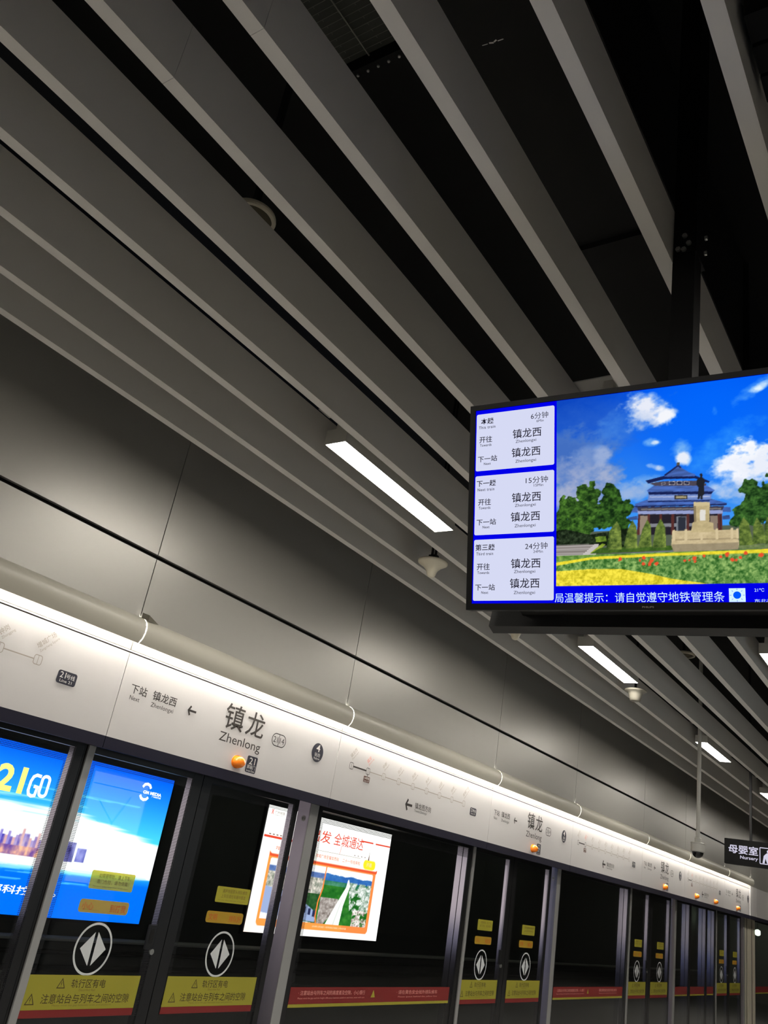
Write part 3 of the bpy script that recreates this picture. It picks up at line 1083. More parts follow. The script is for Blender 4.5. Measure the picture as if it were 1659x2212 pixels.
for k, xx in enumerate((2.0, 9.0, 16.0, 23.0)):  # unseen tubes added to brighten the dark tunnel behind the glass
    t = thing('track_fill', ['unseen added fill tube over the track by the blue advert', 'second unseen added fill tube, over the track past the orange advert', 'third unseen added fill tube over the track', 'fourth unseen added fill tube over the track'][k], 'lamp', (xx, 5.6, 3.9), 'added fill tubes over the track')
    obj('tube', MB().tube((xx - .6, 5.6, 3.9), (xx + .6, 5.6, 3.9), .02), glow('track_fill_glow', (240, 255, 235), 16.0), t)
    obj('case', MB().box(xx - .65, xx + .65, 5.56, 5.64, 3.925, 3.97), M['housing'], t)
    obj('stem', MB().box(xx - .01, xx + .01, 5.59, 5.61, 3.9705, 5.3), M['duct'], t)

# --- lit route map on the island side, mirrored in the left door glass
t = thing('route_map_lightbox', 'lit route map behind the camera, mirrored in left glass door', 'sign', (7.75, -1.0, 0))
obj('cabinet', MB().box(7.25, 8.25, -1.15, -1.012, .95, 2.36).box(7.35, 8.15, -1.12, -1.04, 0, .95), M['steel'], t)
obj('face', MB().box(7.29, 8.21, -1.011, -1.004, 1.02, 2.32), glow('map_face', (200, 214, 224), 3.4), t)
mp = [stroke(7.3, 2.18, 8.2, 2.18, .012), stroke(7.6, 1.2, 7.75, 1.75, .014), stroke(7.75, 1.75, 7.95, 2.1, .014), stroke(7.5, 1.75, 8.05, 1.55, .014), stroke(7.75, 1.75, 7.45, 2.0, .014),
      stroke(8.0, 1.2, 7.75, 1.75, .014)]
b = MB()
for s_ in mp:
    b.flat(s_, (0, -1.002, 0), AX, AZ)
obj('map_lines', b, M['badge'], t, fix=False)

# ================================================================== CEILING BAFFLES
ZB, DEP, BW = 3.770, 0.228, 0.050
BY = [3.539, 3.252, 2.914, 2.557, 2.205, 1.851, 1.492, 1.131, 0.7634, 0.3956, 0.028, -0.340, -0.708]
BLAB = ['lowest grey ceiling baffle, nearest the panelled wall', 'second grey ceiling baffle counted up from the wall', 'third grey baffle from the wall, under the lit lamps',
        'fourth grey baffle from the wall, just above the lit lamps', 'fifth grey baffle from the wall, hiding half a round speaker', 'sixth grey baffle from the wall, starting at the top left corner',
        'seventh grey baffle, left of the wire mesh tray', 'eighth grey baffle, right of the wire mesh tray', 'ninth grey baffle, passing behind the display hanger',
        'tenth grey baffle, in the top right corner', 'eleventh grey baffle, straight overhead and outside the photo',
        'twelfth grey baffle, behind the overhead lamps and outside the photo', 'thirteenth grey baffle, farthest from the track wall and outside the photo']
for y, l in zip(BY, BLAB):
    b = MB()
    joints = [.9775] if y in (1.851, 1.492) else []          # sheet joints that show on two of them
    xs = [XA] + joints + [XB - .02]
    for a, e in zip(xs[:-1], xs[1:]):
        b.box(a + .0006, e - .0006, y - BW, y, ZB, ZB + DEP)
    o = obj('ceiling_baffle', b, M['baffle'])
    tag(o, l, 'ceiling baffle', 'grey ceiling baffles')

# ================================================================== LINEAR LAMPS
def lamp(x0, x1, y0, y1, label):
    t = thing('linear_lamp', label, 'lamp', (x0, (y0 + y1) / 2, ZB), 'linear ceiling lamps')
    z0 = ZB + .001
    h = MB()
    h.box(x0 - .006, x1 + .006, y0 - .006, y0, z0, z0 + .085)
    h.box(x0 - .006, x1 + .006, y1, y1 + .006, z0, z0 + .085)
    h.box(x0 - .006, x0, y0, y1, z0, z0 + .085)
    h.box(x1, x1 + .006, y0, y1, z0, z0 + .085)
    h.box(x0, x1, y0, y1, z0 + .079, z0 + .085)
    obj('housing', h, M['housing'], t)
    obj('diffuser', MB().box(x0 + .001, x1 - .001, y0 + .001, y1 - .001, z0 + .0005, z0 + .008), M['lamp'], t)
    ym = (y0 + y1) / 2
    for xa in (x0 + .02, x1 - .06):
        b = MB()
        b.prism([(ym - .035, z0 + .085), (ym + .035, z0 + .085), (ym + .022, z0 + .235), (ym - .022, z0 + .235)], 'x', xa, xa + .04)
        b.box(xa - .03, xa + .07, y0 - .10, y1 + .10, z0 + .235, z0 + .241)
        obj('mounting_bracket', b, M['housing'], t)


R1 = (2.632, 2.764)
R2 = (1.222, 1.352)
R3 = (-.196, -.066)
for x, dy, l in ((3.03, 0, 'long lit lamp left of the display screen'), (6.71, 0, 'lit lamp just below the display, above a bell detector'), (10.60, .035, 'lit lamp crossed by the dome camera pole'),
                 (14.23, .035, 'farthest lit lamp at right edge, above the nursery sign'), (17.9, .035, 'lit lamp of the wall side row beyond the nursery sign'), (21.6, .035, 'last lit lamp of the wall side row, beyond the nursery sign'),
                 (-.66, 0, 'lit lamp of the wall side row over the blue advert, outside the photo')):
    lamp(x, x + 1.19, R1[0] + dy, R1[1] + dy, l)
for x, l in ((6.91, 'lit lamp cut off by the photo just under the display'), (3.22, 'lit lamp hidden behind the display, its bracket showing above'), (10.60, 'lit lamp of the display side row past the nursery sign, outside the photo'),
             (-.5, 'lit lamp of the display side row, outside the photo')):
    lamp(x, x + 1.19, R2[0], R2[1], l)
for x, l in ((-.5, 'lit lamp overhead behind the viewer'), (3.3, 'lit lamp overhead beside the display'), (6.95, 'lit lamp overhead past the display, outside the photo')):
    lamp(x, x + 1.19, R3[0], R3[1], l)

# ================================================================== CEILING FITTINGS
cone = [(.012, 0), (.024, .006), (.031, .018), (.035, .035), (.046, .058), (.068, .080), (.092, .096), (.105, .104), (.106, .112), (.104, .118), (.02, .119)]
for (x, y, z, l) in ((4.690, 3.05, 3.652, 'pale cone antenna on black stem, left of the display'), (6.074, 3.05, 3.633, 'pale cone antenna whose tip shows under the display')):
    t = thing('cone_antenna', l, 'antenna', (x, y, z), 'cone antennas')
    obj('cone', MB().lathe(cone, (x, y, z), 40), M['cream'], t, smooth=True)
    s_ = MB().tube((x, y - .014, z + .1195), (x, y - .014, 5.3), .010).tube((x, y + .014, z + .1195), (x, y + .014, 5.3), .010)
    s_.box(x - .02, x + .02, y - .03, y + .03, z + .15, z + .165)
    obj('stem', s_, M['dark'], t)
x, y, z = 8.08, 2.71, 3.640
t = thing('bell_detector', 'pale bell shaped detector below the end of a lit lamp', 'detector', (x, y, z))
obj('bell', MB().lathe([(.040, 0), (.050, .006), (.056, .03), (.064, .06), (.074, .085), (.10, .092), (.106, .100), (.104, .108), (.03, .110)], (x, y, z), 36), mat('bell_grey', (138, 134, 122), 0.5), t, smooth=True)
obj('stem', MB().tube((x, y, z + .11), (x, y, 5.3), .012), M['dark'], t)
for (x, y, l) in ((1.745, 2.255, 'round ceiling speaker half hidden behind fifth baffle'), (7.93, 2.215, 'far round ceiling speaker between baffles near right edge')):
    z = 4.05
    t = thing('ceiling_speaker', l, 'speaker', (x, y, z), 'round ceiling speakers')
    obj('rim', MB().lathe([(.085, .012), (.085, 0), (.099, 0), (.101, .01), (.098, .022), (.03, .024)], (x, y, z), 40, caps=False), M['cream'], t, smooth=False)
    obj('grille', MB().lathe([(.001, .014), (.0845, .014)], (x, y, z), 40, caps=False), mat('speaker_grille', (74, 68, 48), 0.8), t)
    obj('hanger', MB().box(x - .012, x + .012, y - .012, y + .012, z + .024, 5.3), M['duct'], t)

# dome camera
x, y = 10.1, 2.622
t = thing('dome_camera', 'dome surveillance camera on long grey pole above the header', 'camera', (x, y, 2.425))
obj('pole', MB().tube((x, y, 2.645), (x, y, 5.3), .0215, 20), M['camgrey'], t, smooth=False)
obj('collar', MB().lathe([(.036, 0), (.036, .042), (.028, .05)], (x, y, 2.597), 28), M['camgrey'], t)
obj('housing', MB().lathe([(.060, 0), (.070, .006), (.072, .012), (.072, .082), (.076, .083), (.076, .094), (.05, .100)], (x, y, 2.497), 36), M['camgrey'], t)
dm = [(.060 * math.cos(a), -.060 * math.sin(a)) for a in [i * PI / 2 / 10 for i in range(10, -1, -1)]]
obj('dome', MB().lathe([(max(r, .001), h) for r, h in dm], (x, y, 2.496), 32), M['dome'], t, smooth=True)

# nursery sign
x = 12.5
t = thing('hanging_sign', 'black hanging sign reading Nursery at right edge', 'sign', (x, 2.1, 2.59))
ya, yb = 2.905, 1.25
obj('board', MB().prism(rrect(yb, 2.590, ya, 2.906, .008)[0], 'x', x, x + .06), M['post'], t)
for py in (2.58, 1.66):
    obj('pole', MB().box(x + .015, x + .045, py - .015, py + .015, 2.907, 5.3), M['dark'], t)
g = [text('母婴室', .052, .138, .418, .246, .016), text('Nursery', .198, .068, .415, .120, .014)]
fr_ = outline(rrect(.440, .052, .690, .246, .006)[0], .010)
fig = [disc(.545, .205, .022), poly([(.470, .060), (.495, .060), (.505, .120), (.525, .060), (.548, .060), (.545, .135), (.590, .135), (.600, .118), (.575, .165), (.560, .182), (.520, .185), (.485, .150)]),
       poly([(.575, .105), (.665, .105), (.665, .118), (.575, .118)]), disc(.640, .138, .014), poly([(.580, .060), (.592, .060), (.592, .105), (.580, .105)]), poly([(.648, .060), (.660, .060), (.660, .105), (.648, .105)])]
b = MB()
for sh in g:
    b.flat(sh, (x - .001, ya, 2.590), (0, -1, 0), AZ)
obj('lettering', b, M['sign_ink'], t, fix=False)
b = MB()
for sh in fig:
    b.flat(sh, (x - .001, ya, 2.590), (0, -1, 0), AZ)
obj('pictogram', b, M['sign_ink'], t, fix=False)
obj('pictogram_border', MB().flat(fr_, (x - .001, ya, 2.590), (0, -1, 0), AZ), M['sign_ink'], t, fix=False)

# ================================================================== INFORMATION DISPLAY
KD = 0.909      # the display and its hanger sit a little nearer than a 55 inch panel would
TO = Vector((2.24138 * KD, 1.37285 * KD, 1.55153 * KD + CAMZ))       # top left of the lit screen
TH = Vector((0.07501, -0.99718, 0)).normalized()      # to the right across the screen
TU = Vector((-0.24472, -0.01841, 0.96942)).normalized()
TN = TH.cross(TU).normalized() * KD
TH, TU = TH * KD, TU * KD                        # towards the viewer
SW, SH = 1.218, 0.685


def slab(b, a0, a1, u0, u1, n0, n1):
    P = []
    for nn in (n0, n1):
        for (a, u) in ((a0, u0), (a1, u0), (a1, u1), (a0, u1)):
            P.append(tuple(TO + TH * a + TU * u + TN * nn))
    return b.add(P, [(0, 3, 2, 1), (4, 5, 6, 7), (0, 1, 5, 4), (1, 2, 6, 5), (2, 3, 7, 6), (3, 0, 4, 7)])


def on_tv(parent, name, shapes, m, d):
    b = MB()
    for sh in shapes:
        b.flat(sh, TO + TN * d, TH, TU)
    return obj(name, b, m, parent, fix=False)


def on_tv_sub(part, name, shapes, m, d):
    b = MB()
    for sh in shapes:
        b.flat(sh, TO + TN * d, TH, TU)
    o = obj(name, b, m, None, fix=False)
    o.parent = part
    o.matrix_parent_inverse = Matrix.Identity(4)
    return o


BASE = TO + TH * (SW / 2) - TU * .70
t = thing('information_display', 'large lit display screen showing train times and a blue roofed pavilion', 'display', tuple(BASE))
cs = MB()
L_, R_, T_, B_ = -.0195, SW + .0195, .0185, -.7070
bez = [rrect(L_, B_, R_, T_, .008)]
o2 = rrect(L_, B_, R_, T_, .008)[0]
n = len(o2)
vv = [tuple(TO + TH * p[0] + TU * p[1] + TN * .004) for p in o2] + [tuple(TO + TH * p[0] + TU * p[1] - TN * .055) for p in o2]
# bezel as a frame: front ring, outer side, back
inn = [(0, 0), (SW, 0), (SW, -SH), (0, -SH)]
slab(cs, L_, 0, B_, T_, -.050, .004)
slab(cs, SW, R_, B_, T_, -.050, .004)
slab(cs, 0, SW, 0, T_, -.050, .004)
slab(cs, 0, SW, B_, -SH, -.050, .004)
slab(cs, 0, SW, -SH, 0, -.050, -.012)
obj('casing', cs, M['casing'], t)
bk = MB()
slab(bk, .10, SW - .10, -.66, -.20, -.095, -.0505)
obj('rear_cover', bk, M['back'], t)
scr = MB()
slab(scr, 0.0005, SW - .0005, -SH + .0005, -.0005, -.0115, 0)
obj('screen', scr, M['scr_blue'], t)

PX0 = .2985
c = Canvas(PX0, -.6305, SW - .001, -.0015, .0021, 11)
X, Z = c.X, c.Z
mm = lambda pts: [(p[0] / 1000.0, -p[1] / 1000.0) for p in pts]
g = np.clip(-Z / .48, 0, 1)[..., None]
c.img = np.array((0, 84, 236)) * (1 - g) + np.array((70, 158, 246)) * g
bright = np.clip(1 - ((X - .78) / .26) ** 2 - ((Z + .10) / .26) ** 2, 0, 1)
c.fill(bright, (0, 104, 255), .8)
n1 = c.noise(.16, .13, 6, .55)
n2 = c.noise(.06, .045, 5, .6)
n3 = c.noise(.02, .014, 4, .6)


def cloud(cx, cz, rx, rz, col, soft=.55, th=.0, rot=0.0, amp=1.0):
    dx, dz = X - cx, Z - cz
    cr, sr = math.cos(rot), math.sin(rot)
    d = 1 - ((dx * cr + dz * sr) / rx) ** 2 - ((-dx * sr + dz * cr) / rz) ** 2
    a = np.clip((d + amp * (2.0 * (n2 - .5) + .9 * (n3 - .5) + .6 * (n1 - .5)) - th) / soft, 0, 1)
    c.fill(a, col)


c.fill(np.clip(1 - ((X - .30) / .30) ** 2 - ((Z + .02) / .22) ** 2, 0, 1), (18, 66, 176), .75)
cloud(.40, -.10, .26, .10, (46, 100, 204), 1.6, amp=.5)
cloud(.36, -.27, .165, .19, (82, 124, 198), .55, amp=.55)
cloud(.33, -.20, .12, .10, (66, 110, 192), .9, amp=.6)
cloud(.405, -.235, .080, .07, (112, 144, 204), .8, amp=.8)
cloud(.345, -.26, .10, .06, (142, 160, 204), 1.0, amp=.9)
cloud(.455, -.215, .035, .045, (150, 172, 216), .9, amp=.8)
cloud(.44, -.275, .09, .045, (160, 174, 208), 1.0, amp=.8)
cloud(.35, -.33, .16, .055, (170, 178, 206), .9, amp=.6)
cloud(.53, -.335, .08, .035, (158, 182, 222), 1.2, amp=.8)
cloud(.55, -.10, .16, .055, (60, 124, 222), 1.4, rot=.3)
cloud(.60, -.07, .088, .050, (232, 236, 248), 1.0, rot=-.35)
cloud(.575, -.105, .055, .040, (206, 218, 242), 1.2)
cloud(.650, -.095, .034, .026, (244, 246, 252), .9)
cloud(.61, -.178, .030, .016, (120, 180, 246), 1.2)
cloud(.62, -.180, .014, .008, (220, 234, 250), 1.0)
cloud(.70, -.205, .032, .030, (126, 184, 246), 1.4)
cloud(.705, -.240, .022, .024, (232, 238, 250), .9)
cloud(.62, -.262, .032, .012, (214, 226, 246), 1.2, rot=-.3)
cloud(.60, -.30, .050, .024, (140, 184, 236), 1.8)
cloud(.53, -.33, .06, .04, (150, 180, 226), 1.8)
cloud(.80, -.10, .012, .018, (76, 160, 250), 1.2)
cloud(.895, -.055, .10, .022, (120, 186, 252), 1.6, rot=.55)
cloud(.925, -.042, .040, .014, (226, 244, 255), 1.2, rot=.5)
cloud(.83, -.20, .12, .05, (60, 160, 255), 2.2, rot=.6)
cloud(.90, -.24, .075, .055, (250, 252, 255), .6)
cloud(.86, -.29, .07, .055, (244, 247, 255), .9)
cloud(.95, -.27, .10, .075, (234, 239, 251), .9)
cloud(1.10, -.24, .16, .10, (240, 244, 252), .9)
cloud(.83, -.345, .07, .035, (206, 218, 242), 1.4)
cloud(.90, -.365, .09, .035, (188, 200, 230), 1.6)
ng = c.noise(.014, .011, 4, .75)
nf = c.noise(.009, .009, 3, .8)
# distant ground and side wings
c.fill(Z < -.455, (86, 96, 80))
# pavilion with stacked blue roofs (generic)
stone, dark = (150, 140, 132), (38, 34, 44)
roofc, rdark, trim = (76, 110, 190), (24, 34, 84), (120, 150, 214)
nb = c.noise(.03, .004, 2, .5)


def roof(pts, k=1.0):
    m = c.mask(mm(pts))
    c.tex(m, tuple(v * .72 * k for v in roofc), tuple(min(255, v * 1.12 * k) for v in roofc), nb)


# side wings
roof([(533, 379), (562, 380), (565, 402), (533, 400)])
roof([(533, 416), (562, 412), (563, 424), (533, 424)], .8)
roof([(813, 399), (835, 401), (837, 416), (811, 414)])
roof([(812, 426), (832, 425), (834, 438), (812, 437)], .8)
# lowest storey: dark porch with columns
c.poly(mm([(570, 402), (811, 414), (808, 484), (564, 472)]), dark)
c.poly(mm([(570, 412), (595, 414), (591, 474), (564, 472)]), (150, 134, 118))
c.poly(mm([(777, 424), (799, 425), (797, 483), (779, 482)]), (140, 124, 110))
c.poly(mm([(601, 439), (733, 444), (733, 454), (601, 450)]), (130, 132, 140))
c.poly(mm([(680, 421), (711, 422), (710, 475), (679, 474)]), (120, 126, 136))
c.poly(mm([(685, 423), (707, 424), (706, 472), (684, 471)]), (46, 50, 62))
for k in ([(565, 406), (571, 406), (568, 473), (560, 472)], [(594, 407), (601, 408), (599, 474), (592, 474)], [(630, 410), (637, 410), (636, 476), (628, 475)], [(665, 412), (674, 412), (672, 477), (663, 477)], [(710, 414), (718, 415), (716, 479), (708, 479)], [(799, 415), (806, 416), (804, 483), (798, 483)], [(807, 416), (812, 416), (810, 484), (806, 483)]):
    c.poly(mm(k), (88, 48, 46))
# lintel band and the broad lower roof
c.poly(mm([(562, 395), (813, 408), (813, 420), (565, 407)]), (150, 160, 206))
c.poly(mm([(562, 384), (818, 397), (813, 409), (565, 397)]), (60, 58, 78))
c.poly(mm([(574, 390), (809, 402), (809, 406), (574, 394)]), (160, 150, 130), .7)
roof([(554, 374), (594, 362), (780, 372), (826, 388), (822, 396), (558, 382)])
c.poly(mm([(550, 380), (826, 390), (826, 394), (558, 384)]), rdark)
c.poly(mm([(594, 366), (778, 376), (778, 380), (596, 371)]), rdark, .8)
# middle band with plaque
c.poly(mm([(598, 344), (785, 355), (781, 374), (595, 366)]), (112, 138, 200))
c.poly(mm([(601, 353), (779, 363), (779, 367), (601, 356)]), (188, 196, 226), .8)
c.poly(mm([(676, 354), (714, 356), (714, 369), (676, 367)]), (40, 36, 34))
c.poly(mm([(680, 357), (710, 359), (710, 366), (680, 364)]), (196, 184, 140), .8)
roof([(593, 333), (619, 316), (770, 330), (794, 347), (788, 351), (597, 339)])
c.poly(mm([(596, 338), (789, 350), (783, 358), (599, 347)]), rdark)
# upper storey with windows and its roof
c.poly(mm([(600, 311), (643, 307), (740, 313), (770, 325), (768, 331), (619, 320)]), (76, 70, 84))
for k in ([(637, 312), (648, 311), (648, 318), (637, 319)], [(660, 309), (678, 310), (678, 321), (660, 320)], [(684, 310), (699, 311), (699, 322), (683, 321)], [(705, 312), (720, 314), (720, 324), (705, 323)]):
    c.poly(mm(k), (200, 196, 200))
    q = [(a * .86 + k[0][0] * .07 + k[2][0] * .07, b_ * .7 + k[0][1] * .15 + k[2][1] * .15) for a, b_ in k]
    c.poly(mm(q), (40, 42, 66))
c.poly(mm([(589, 301), (648, 290), (739, 297), (780, 318), (776, 323), (737, 306), (647, 301), (597, 311)]), rdark)
roof([(647, 288), (678, 267), (688, 259), (699, 269), (720, 285), (739, 293), (737, 299), (648, 293)])
c.poly(mm([(646, 287), (680, 264), (687, 259), (691, 259), (699, 268), (695, 270), (688, 265), (683, 268), (649, 292)]), rdark, .9)
c.poly(mm([(685, 251), (693, 251), (694, 260), (684, 261)]), (92, 84, 70))


# pedestal, plinth and the standing figure
# trees left and right
def canopy(circles, dk=(20, 44, 18), lt=(92, 142, 52), light=True):
    m = c.blob([(a / 1000.0, -b_ / 1000.0, r / 1000.0) for a, b_, r in circles], 1.1, .02)
    c.tex(m, dk, lt, ng * 2.0 - .55 + (.0))
canopy([(375, 430, 60), (410, 345, 48), (350, 380, 45), (430, 400, 50), (310, 420, 40), (390, 320, 26), (300, 470, 40)])
canopy([(485, 360, 34), (478, 325, 26), (505, 395, 36), (470, 410, 40), (510, 440, 34)], (16, 38, 16), (72, 120, 44))
canopy([(905, 375, 38), (890, 350, 26), (880, 420, 40), (925, 410, 50), (960, 380, 60), (850, 445, 22)], (18, 44, 18), (80, 130, 56))
canopy([(1040, 400, 70), (1130, 420, 80)], (18, 44, 18), (80, 130, 56))
c.tex(c.mask(mm([(297, 447), (333, 444), (411, 465), (536, 450), (536, 513), (453, 501), (297, 495)])), (18, 28, 16), (70, 88, 60), ng * 2.2 - .9)
c.tex(c.mask(mm([(428, 473), (462, 472), (466, 489), (432, 490)])), (60, 90, 30), (150, 180, 60), ng * 1.6 - .2)
# paving and steps at the left
c.poly(mm([(293, 495), (440, 496), (423, 555), (293, 553)]), (196, 190, 188))
for k in range(7):
    yy = 790 + k * 11
    zz = -(.4965 + k * .0048)
    c.fill((Z < zz) & (Z > zz - .0022) & (X < .425 - k * .006), (96, 88, 82))
c.tex(c.mask(mm([(411, 525), (451, 495), (461, 499), (430, 526)])), (110, 140, 40), (196, 206, 80), ng)
# hedge and low fence
c.tex(c.mask(mm([(445, 509), (666, 510), (668, 524), (411, 527)])), (36, 66, 24), (96, 130, 50), ng)
c.poly(mm([(402, 532), (668, 525), (669, 533), (402, 537)]), (112, 122, 128))
c.tex(c.mask(mm([(851, 517), (934, 516), (933, 528), (856, 529)])), (70, 96, 50), (150, 160, 110), ng)
# clipped cone trees
for k in ([(498, 425), (510, 449), (513, 516), (463, 516), (474, 456)], [(547, 424), (559, 447), (561, 514), (517, 514), (532, 454)], [(593, 425), (603, 445), (604, 511), (562, 514), (577, 456)], [(633, 424), (646, 452), (648, 515), (606, 516), (617, 454)],
          [(870, 434), (884, 452), (895, 517), (856, 517), (858, 458)], [(906, 436), (922, 462), (931, 514), (892, 515), (896, 460)], [(935, 435), (950, 463), (958, 513), (927, 516), (926, 462)]):
    m = c.mask(mm(k))
    xm = sum(p[0] for p in k) / 5000.0
    c.tex(m, (38, 60, 26), (146, 166, 76), ng * 1.4 - .15 + np.clip((X - xm) * 8, -.3, .3))
# plinth, pedestal and figure
c.tex(c.mask(mm([(667, 465), (852, 470), (856, 513), (852, 529), (670, 530), (663, 509)])), (176, 158, 120), (226, 208, 166), ng)
c.poly(mm([(665, 507), (855, 508), (853, 529), (668, 532)]), (120, 110, 92), .55)
c.poly(mm([(667, 491), (855, 494), (855, 498), (667, 495)]), (140, 124, 96), .6)
for k in ([(667, 463), (675, 462), (675, 496), (667, 495)], [(703, 462), (710, 462), (710, 495), (702, 496)], [(748, 463), (755, 463), (755, 496), (748, 497)], [(792, 464), (799, 464), (799, 496), (791, 496)], [(834, 464), (841, 464), (840, 496), (833, 497)], [(849, 467), (855, 466), (856, 496), (849, 496)]):
    c.poly(mm(k), (214, 196, 156))
c.tex(c.mask(mm([(731, 379), (778, 382), (775, 442), (786, 447), (786, 463), (791, 474), (719, 472), (724, 460), (726, 443), (732, 440)])), (168, 152, 112), (216, 198, 150), ng)
c.poly(mm([(731, 379), (778, 382), (777, 393), (733, 391)]), (206, 190, 146))
c.poly(mm([(749, 404), (765, 405), (764, 438), (748, 437)]), (226, 222, 214))
c.poly(mm([(730, 391), (738, 391), (738, 440), (732, 441)]), (118, 104, 78), .7)
c.poly(mm([(751, 294), (755, 291), (758, 292), (760, 298), (758, 303), (764, 309), (766, 320), (763, 324), (763, 357), (758, 361), (758, 373), (752, 372), (751, 362), (748, 372), (743, 370), (747, 335), (741, 326), (742, 313), (747, 306), (753, 303)]), (34, 36, 44))
# flower bed
c.tex((Z < -.530) & (Z > -.6305), (64, 112, 42), (150, 186, 96), ng * 1.7 - .35)
yl = c.mask(mm([(291, 553), (423, 537), (639, 533), (849, 532), (933, 530), (933, 543), (654, 541), (411, 546), (291, 566)]))
c.tex(yl, (200, 190, 40), (252, 232, 60), nf * 1.6 - .1)
gm = c.mask(mm([(291, 564), (411, 546), (654, 541), (933, 542), (929, 638), (747, 635), (653, 606), (510, 582), (291, 588)]))
c.tex(gm, (44, 96, 36), (156, 192, 110), nf * 2.0 - .5)
ye = c.mask(mm([(291, 581), (410, 576), (510, 578), (598, 595), (664, 612), (758, 627), (802, 637), (291, 629)]))
c.tex(ye, (176, 164, 24), (255, 236, 74), nf * 1.9 - .25)
rp = c.rng.random((30, 3))
for q in rp:
    cx = .42 + (q[0] ** .75) * .56
    cz = -.543 - .024 * q[1] * q[1] + (.004 if cx > .8 else 0)
    if q[2] > .35:
        c.fill(c.blob([(cx, cz, .0030 + .0034 * q[2] ** 2)], 1.2, .006), (232, 84, 48))
c.fill(Z < -.6298, (0, 0, 232))
ob = c.build('screen_picture', M['tv'], t, tuple(TO + TN * .0012), tuple(TH), tuple(TU))

# timetable cards
cards = [(-.0152, -.222, '本趟', 'This train', '6分钟', '6Min'), (-.240, -.4495, '下一趟', 'Next train', '15分钟', '15Min'), (-.4655, -.6755, '第三趟', 'Third train', '24分钟', '24Min')]
for (u1, u0, a, b_, m_, e_) in cards:
    cd = on_tv(t, 'timetable_card', [rrect(.0045, u0, .2905, u1, .006)], M['scr_card'], .0012)
    o_ = u1 + .0152
    wl = .0240 * len(a)
    xl = .0215 if len(a) == 2 else .010
    xr = .2690
    wm = .062 if len(m_) == 3 else .078
    for nm_, sh in (('train_order_text', [text(a, xl, o_ - .0540, xl + wl, o_ - .0315, .014), text(b_, .0140, o_ - .0700, .0765, o_ - .0595, .010, gap=1.15)]),
                    ('towards_text', [text('开往', .0170, o_ - .1210, .0650, o_ - .0975, .010), text('Towards', .0195, o_ - .1345, .0630, o_ - .1250, .010, gap=1.1)]),
                    ('next_stop_text', [text('下一站', .0125, o_ - .1905, .0850, o_ - .1690, .010), text('Next', .0355, o_ - .2020, .0610, o_ - .1932, .012, gap=1.1)]),
                    ('waiting_time_text', [text(m_, xr - wm, o_ - .0560, xr, o_ - .0330), text(e_, .2275 if len(e_) == 4 else .2200, o_ - .0680, .2530, o_ - .0590)]),
                    ('destination_text', [text('镇龙西', .1415, o_ - .1180, .2450, o_ - .0850, .006), text('Zhenlongxi', .1525, o_ - .1370, .2270, o_ - .1235)]),
                    ('next_station_text', [text('镇龙西', .1385, o_ - .1845, .2420, o_ - .1515, .006), text('Zhenlongxi', .1525, o_ - .2075, .2270, o_ - .1935)])):
        on_tv_sub(cd, nm_, sh, M['scr_ink'], .0022)
tk = on_tv(t, 'ticker_bar', [rect(.2985, -.6845, SW - .001, -.6312)], M['scr_blue'], .0008)
on_tv_sub(tk, 'lettering', [text('局温馨提示：请自觉遵守地铁管理条', .2945, -.6835, .8110, -.6525)], M['scr_white'], .0022)
on_tv_sub(tk, 'weather_text', [text('21℃', .8925, -.6548, .9185, -.6451),
                            text('东北风 2级', .8918, -.6870 + .0012, .9700, -.6760)], M['scr_white'], .0022)
wi = on_tv(t, 'weather_icon', [rect(.8232, -.6840, .8680, -.6440)], M['scr_white'], .0018)
on_tv_sub(wi, 'sun', [disc(.8455, -.6642, .0108)] + [stroke(.8455 + .0155 * math.cos(k * PI / 4), -.6642 + .0145 * math.sin(k * PI / 4), .8455 + .0205 * math.cos(k * PI / 4), -.6642 + .019 * math.sin(k * PI / 4), .0012) for k in range(8)], M['scr_sun'], .0026)
on_tv(t, 'maker_lettering', [text('PHILIPS', .5733, -.7014, .6085, -.6958, .02)], M['grey'], .0050)

# the second display, back to back with the first, seen from behind
hx, hy = 2.570 * KD, .745 * KD
def mir(p):
    return (2 * 2.585 * KD - p[0], 2 * .790 * KD - p[1], p[2])
t2 = thing('information_display', 'dark back of a second display hung behind the lit one', 'display', tuple(mir(BASE)))
b = MB()
slab(b, L_, R_, B_, T_, -.045, .004)
b.v = [mir(p) for p in b.v]
obj('casing', b, M['back'], t2)
b = MB()
slab(b, .10, SW - .10, -.66, -.20, -.090, -.0455)
b.v = [mir(p) for p in b.v]
obj('rear_cover', b, M['back'], t2)
b = MB()
slab(b, 0.0, SW, -SH, 0, .0045, .0055)
b.v = [mir(p) for p in b.v]
obj('screen', b, glow('far_screen', (60, 90, 160), .7), t2)

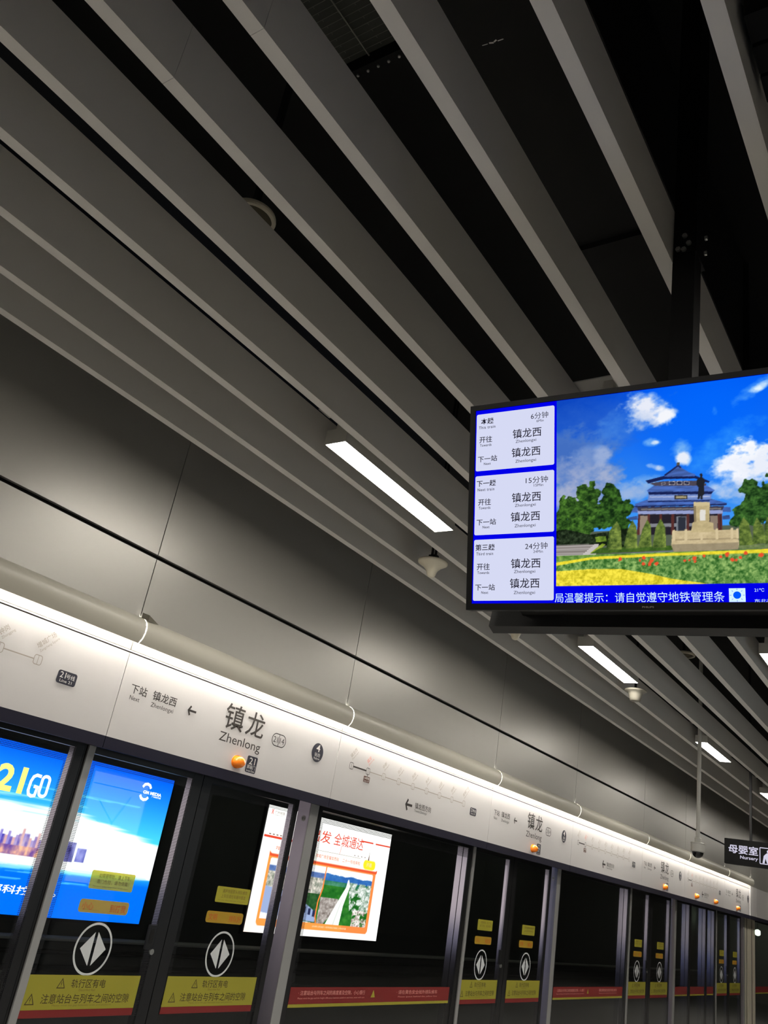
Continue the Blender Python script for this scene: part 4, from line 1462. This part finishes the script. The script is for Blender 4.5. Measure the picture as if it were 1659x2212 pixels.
# hanger between the two displays
ZK = lambda z: CAMZ + (z - CAMZ) * KD
t3 = thing('display_hanger', 'black square hanger post with bolts above the display', 'hanger', (hx, hy, ZK(2.95)))
obj('post', MB().box(hx - .038, hx + .038, hy - .037, hy + .037, ZK(2.95), 5.29), M['post'], t3)
obj('sleeve', MB().box(hx - .043, hx + .072, hy - .042, hy + .0345, 3.80, 5.28), M['post'], t3)
ar = MB()
for yy in (1.10, .40):
    ar.box(hx - .018, hx + .018, yy * KD - .022, yy * KD + .022, ZK(2.66), ZK(3.15))
ar.box(hx - .02, hx + .02, .36 * KD, 1.14 * KD, ZK(2.96), ZK(3.03))
ar.box(hx - .03, hx + .03, .30 * KD, 1.24 * KD, ZK(2.640), ZK(2.658))
obj('bracket', ar, M['dark'], t3)
for (by, bz) in ((-.004, 3.870), (-.018, 3.834), (-.002, 3.812), (.017, 3.818)):
    pts = [(hy + by + .009 * math.cos(k * PI / 3), bz + .009 * math.sin(k * PI / 3)) for k in range(6)]
    obj('bolt', MB().prism(pts, 'x', hx - .052, hx - .0425), M['bolt'], t3)
for (bz, dx) in ((3.934, .060), (3.864, .057)):
    pts = [(hx + dx + .009 * math.cos(k * PI / 3), bz + .009 * math.sin(k * PI / 3)) for k in range(6)]
    obj('bolt', MB().prism(pts, 'y', hy - .051, hy - .0415), M['bolt'], t3)

# ================================================================== DARK VOID ABOVE THE BAFFLES
# wire mesh tray crossing above the seventh gap
t = thing('mesh_cable_tray', 'wire mesh cable tray in the dark gap at the top edge', 'cable tray', (1.5, 1.8, 4.8))
b = MB()
for k in range(15):
    xx = 1.30 + k * .031
    b.tube((xx, 1.42, 4.80), (xx, 2.04, 4.80), .0014, 6)
    for q in range(8):
        yy = 1.44 + q * .08
        b.box(xx, xx + .010, yy, yy + .002, 4.80, 4.803)
obj('wires', b, M['mesh'], t)
obj('tray_bed', MB().box(1.05, 1.765, 1.42, 2.04, 4.815, 4.83), mat('insulation_grey', (58, 60, 54), 0.9), t)
b = MB()
for yy in (1.83,):
    b.tube((1.1, yy, 4.79), (1.76, yy, 4.79), .004, 6)
obj('cross_rod', b, M['mesh'], t)
t = thing('strut_channel', 'black strut with a row of pale bolt heads at the top edge', 'strut', (1.82, 1.8, 4.76))
obj('channel', MB().box(1.775, 1.90, 1.42, 2.04, 4.76, 5.29), M['black'], t)
for k in range(7):
    obj('bolt_head', MB().lathe([(.005, -.006), (.0065, -.003), (.0065, 0)], (1.80, 1.70 + k * .052, 4.7595), 10), M['bolt'], t)
t = thing('air_duct', 'long dark air duct above the baffles in the black void', 'duct', (6, 1.2, 4.5))
fl_ = MB().box(1.50, 28, .88, 1.38, 4.55, 5.29)
for k in range(20):
    fl_.box(2.9 + k * 1.25, 2.94 + k * 1.25, .85, 1.41, 4.52, 5.28)
obj('sheet', fl_, M['duct'], t)
b = MB()
for q in ((1.774, 1.279, 1.777, 1.258, .003), (1.776, 1.252, 1.782, 1.236, .006), (1.780, 1.234, 1.776, 1.222, .006), (1.782, 1.220, 1.784, 1.198, .004)):
    b.flat(stroke(*q), (0, 0, 4.5495), (1, 0, 0), (0, 1, 0))
obj('chalk_mark', b, M['pale'], t, fix=False)
o = obj('sprinkler_pipe', MB().tube((XA, 2.35, 4.45), (XB, 2.35, 4.45), .04, 14), M['duct'])
tag(o, 'dark pipe above the baffles left of the duct', 'pipe')
for k in range(3):
    o = obj('junction_box', MB().box(1.56 + k * .100, 1.648 + k * .100, .16, .328, 3.86, 4.06), M['black'])
    tag(o, ['black box beside tenth baffle nearest the top edge', 'middle black box beside the tenth baffle', 'lowest black box beside tenth baffle at right edge'][k], 'junction box', 'black boxes beside the tenth baffle')
# small ragged grey shape at the panel joint
o = obj('grey_patch', MB().add([(3.132, 3.994, 2.886), (3.156, 3.955, 2.876), (3.232, 3.946, 2.841), (3.134, 3.925, 2.832), (3.100, 3.950, 2.842), (3.146, 3.960, 2.872)], [(0, 5, 4), (0, 1, 5), (5, 1, 3, 4), (1, 2, 3)]), mat('patch_grey', (92, 88, 76), 0.7), fix=False)
tag(o, 'ragged grey patch at the near panel joint', 'scrap')
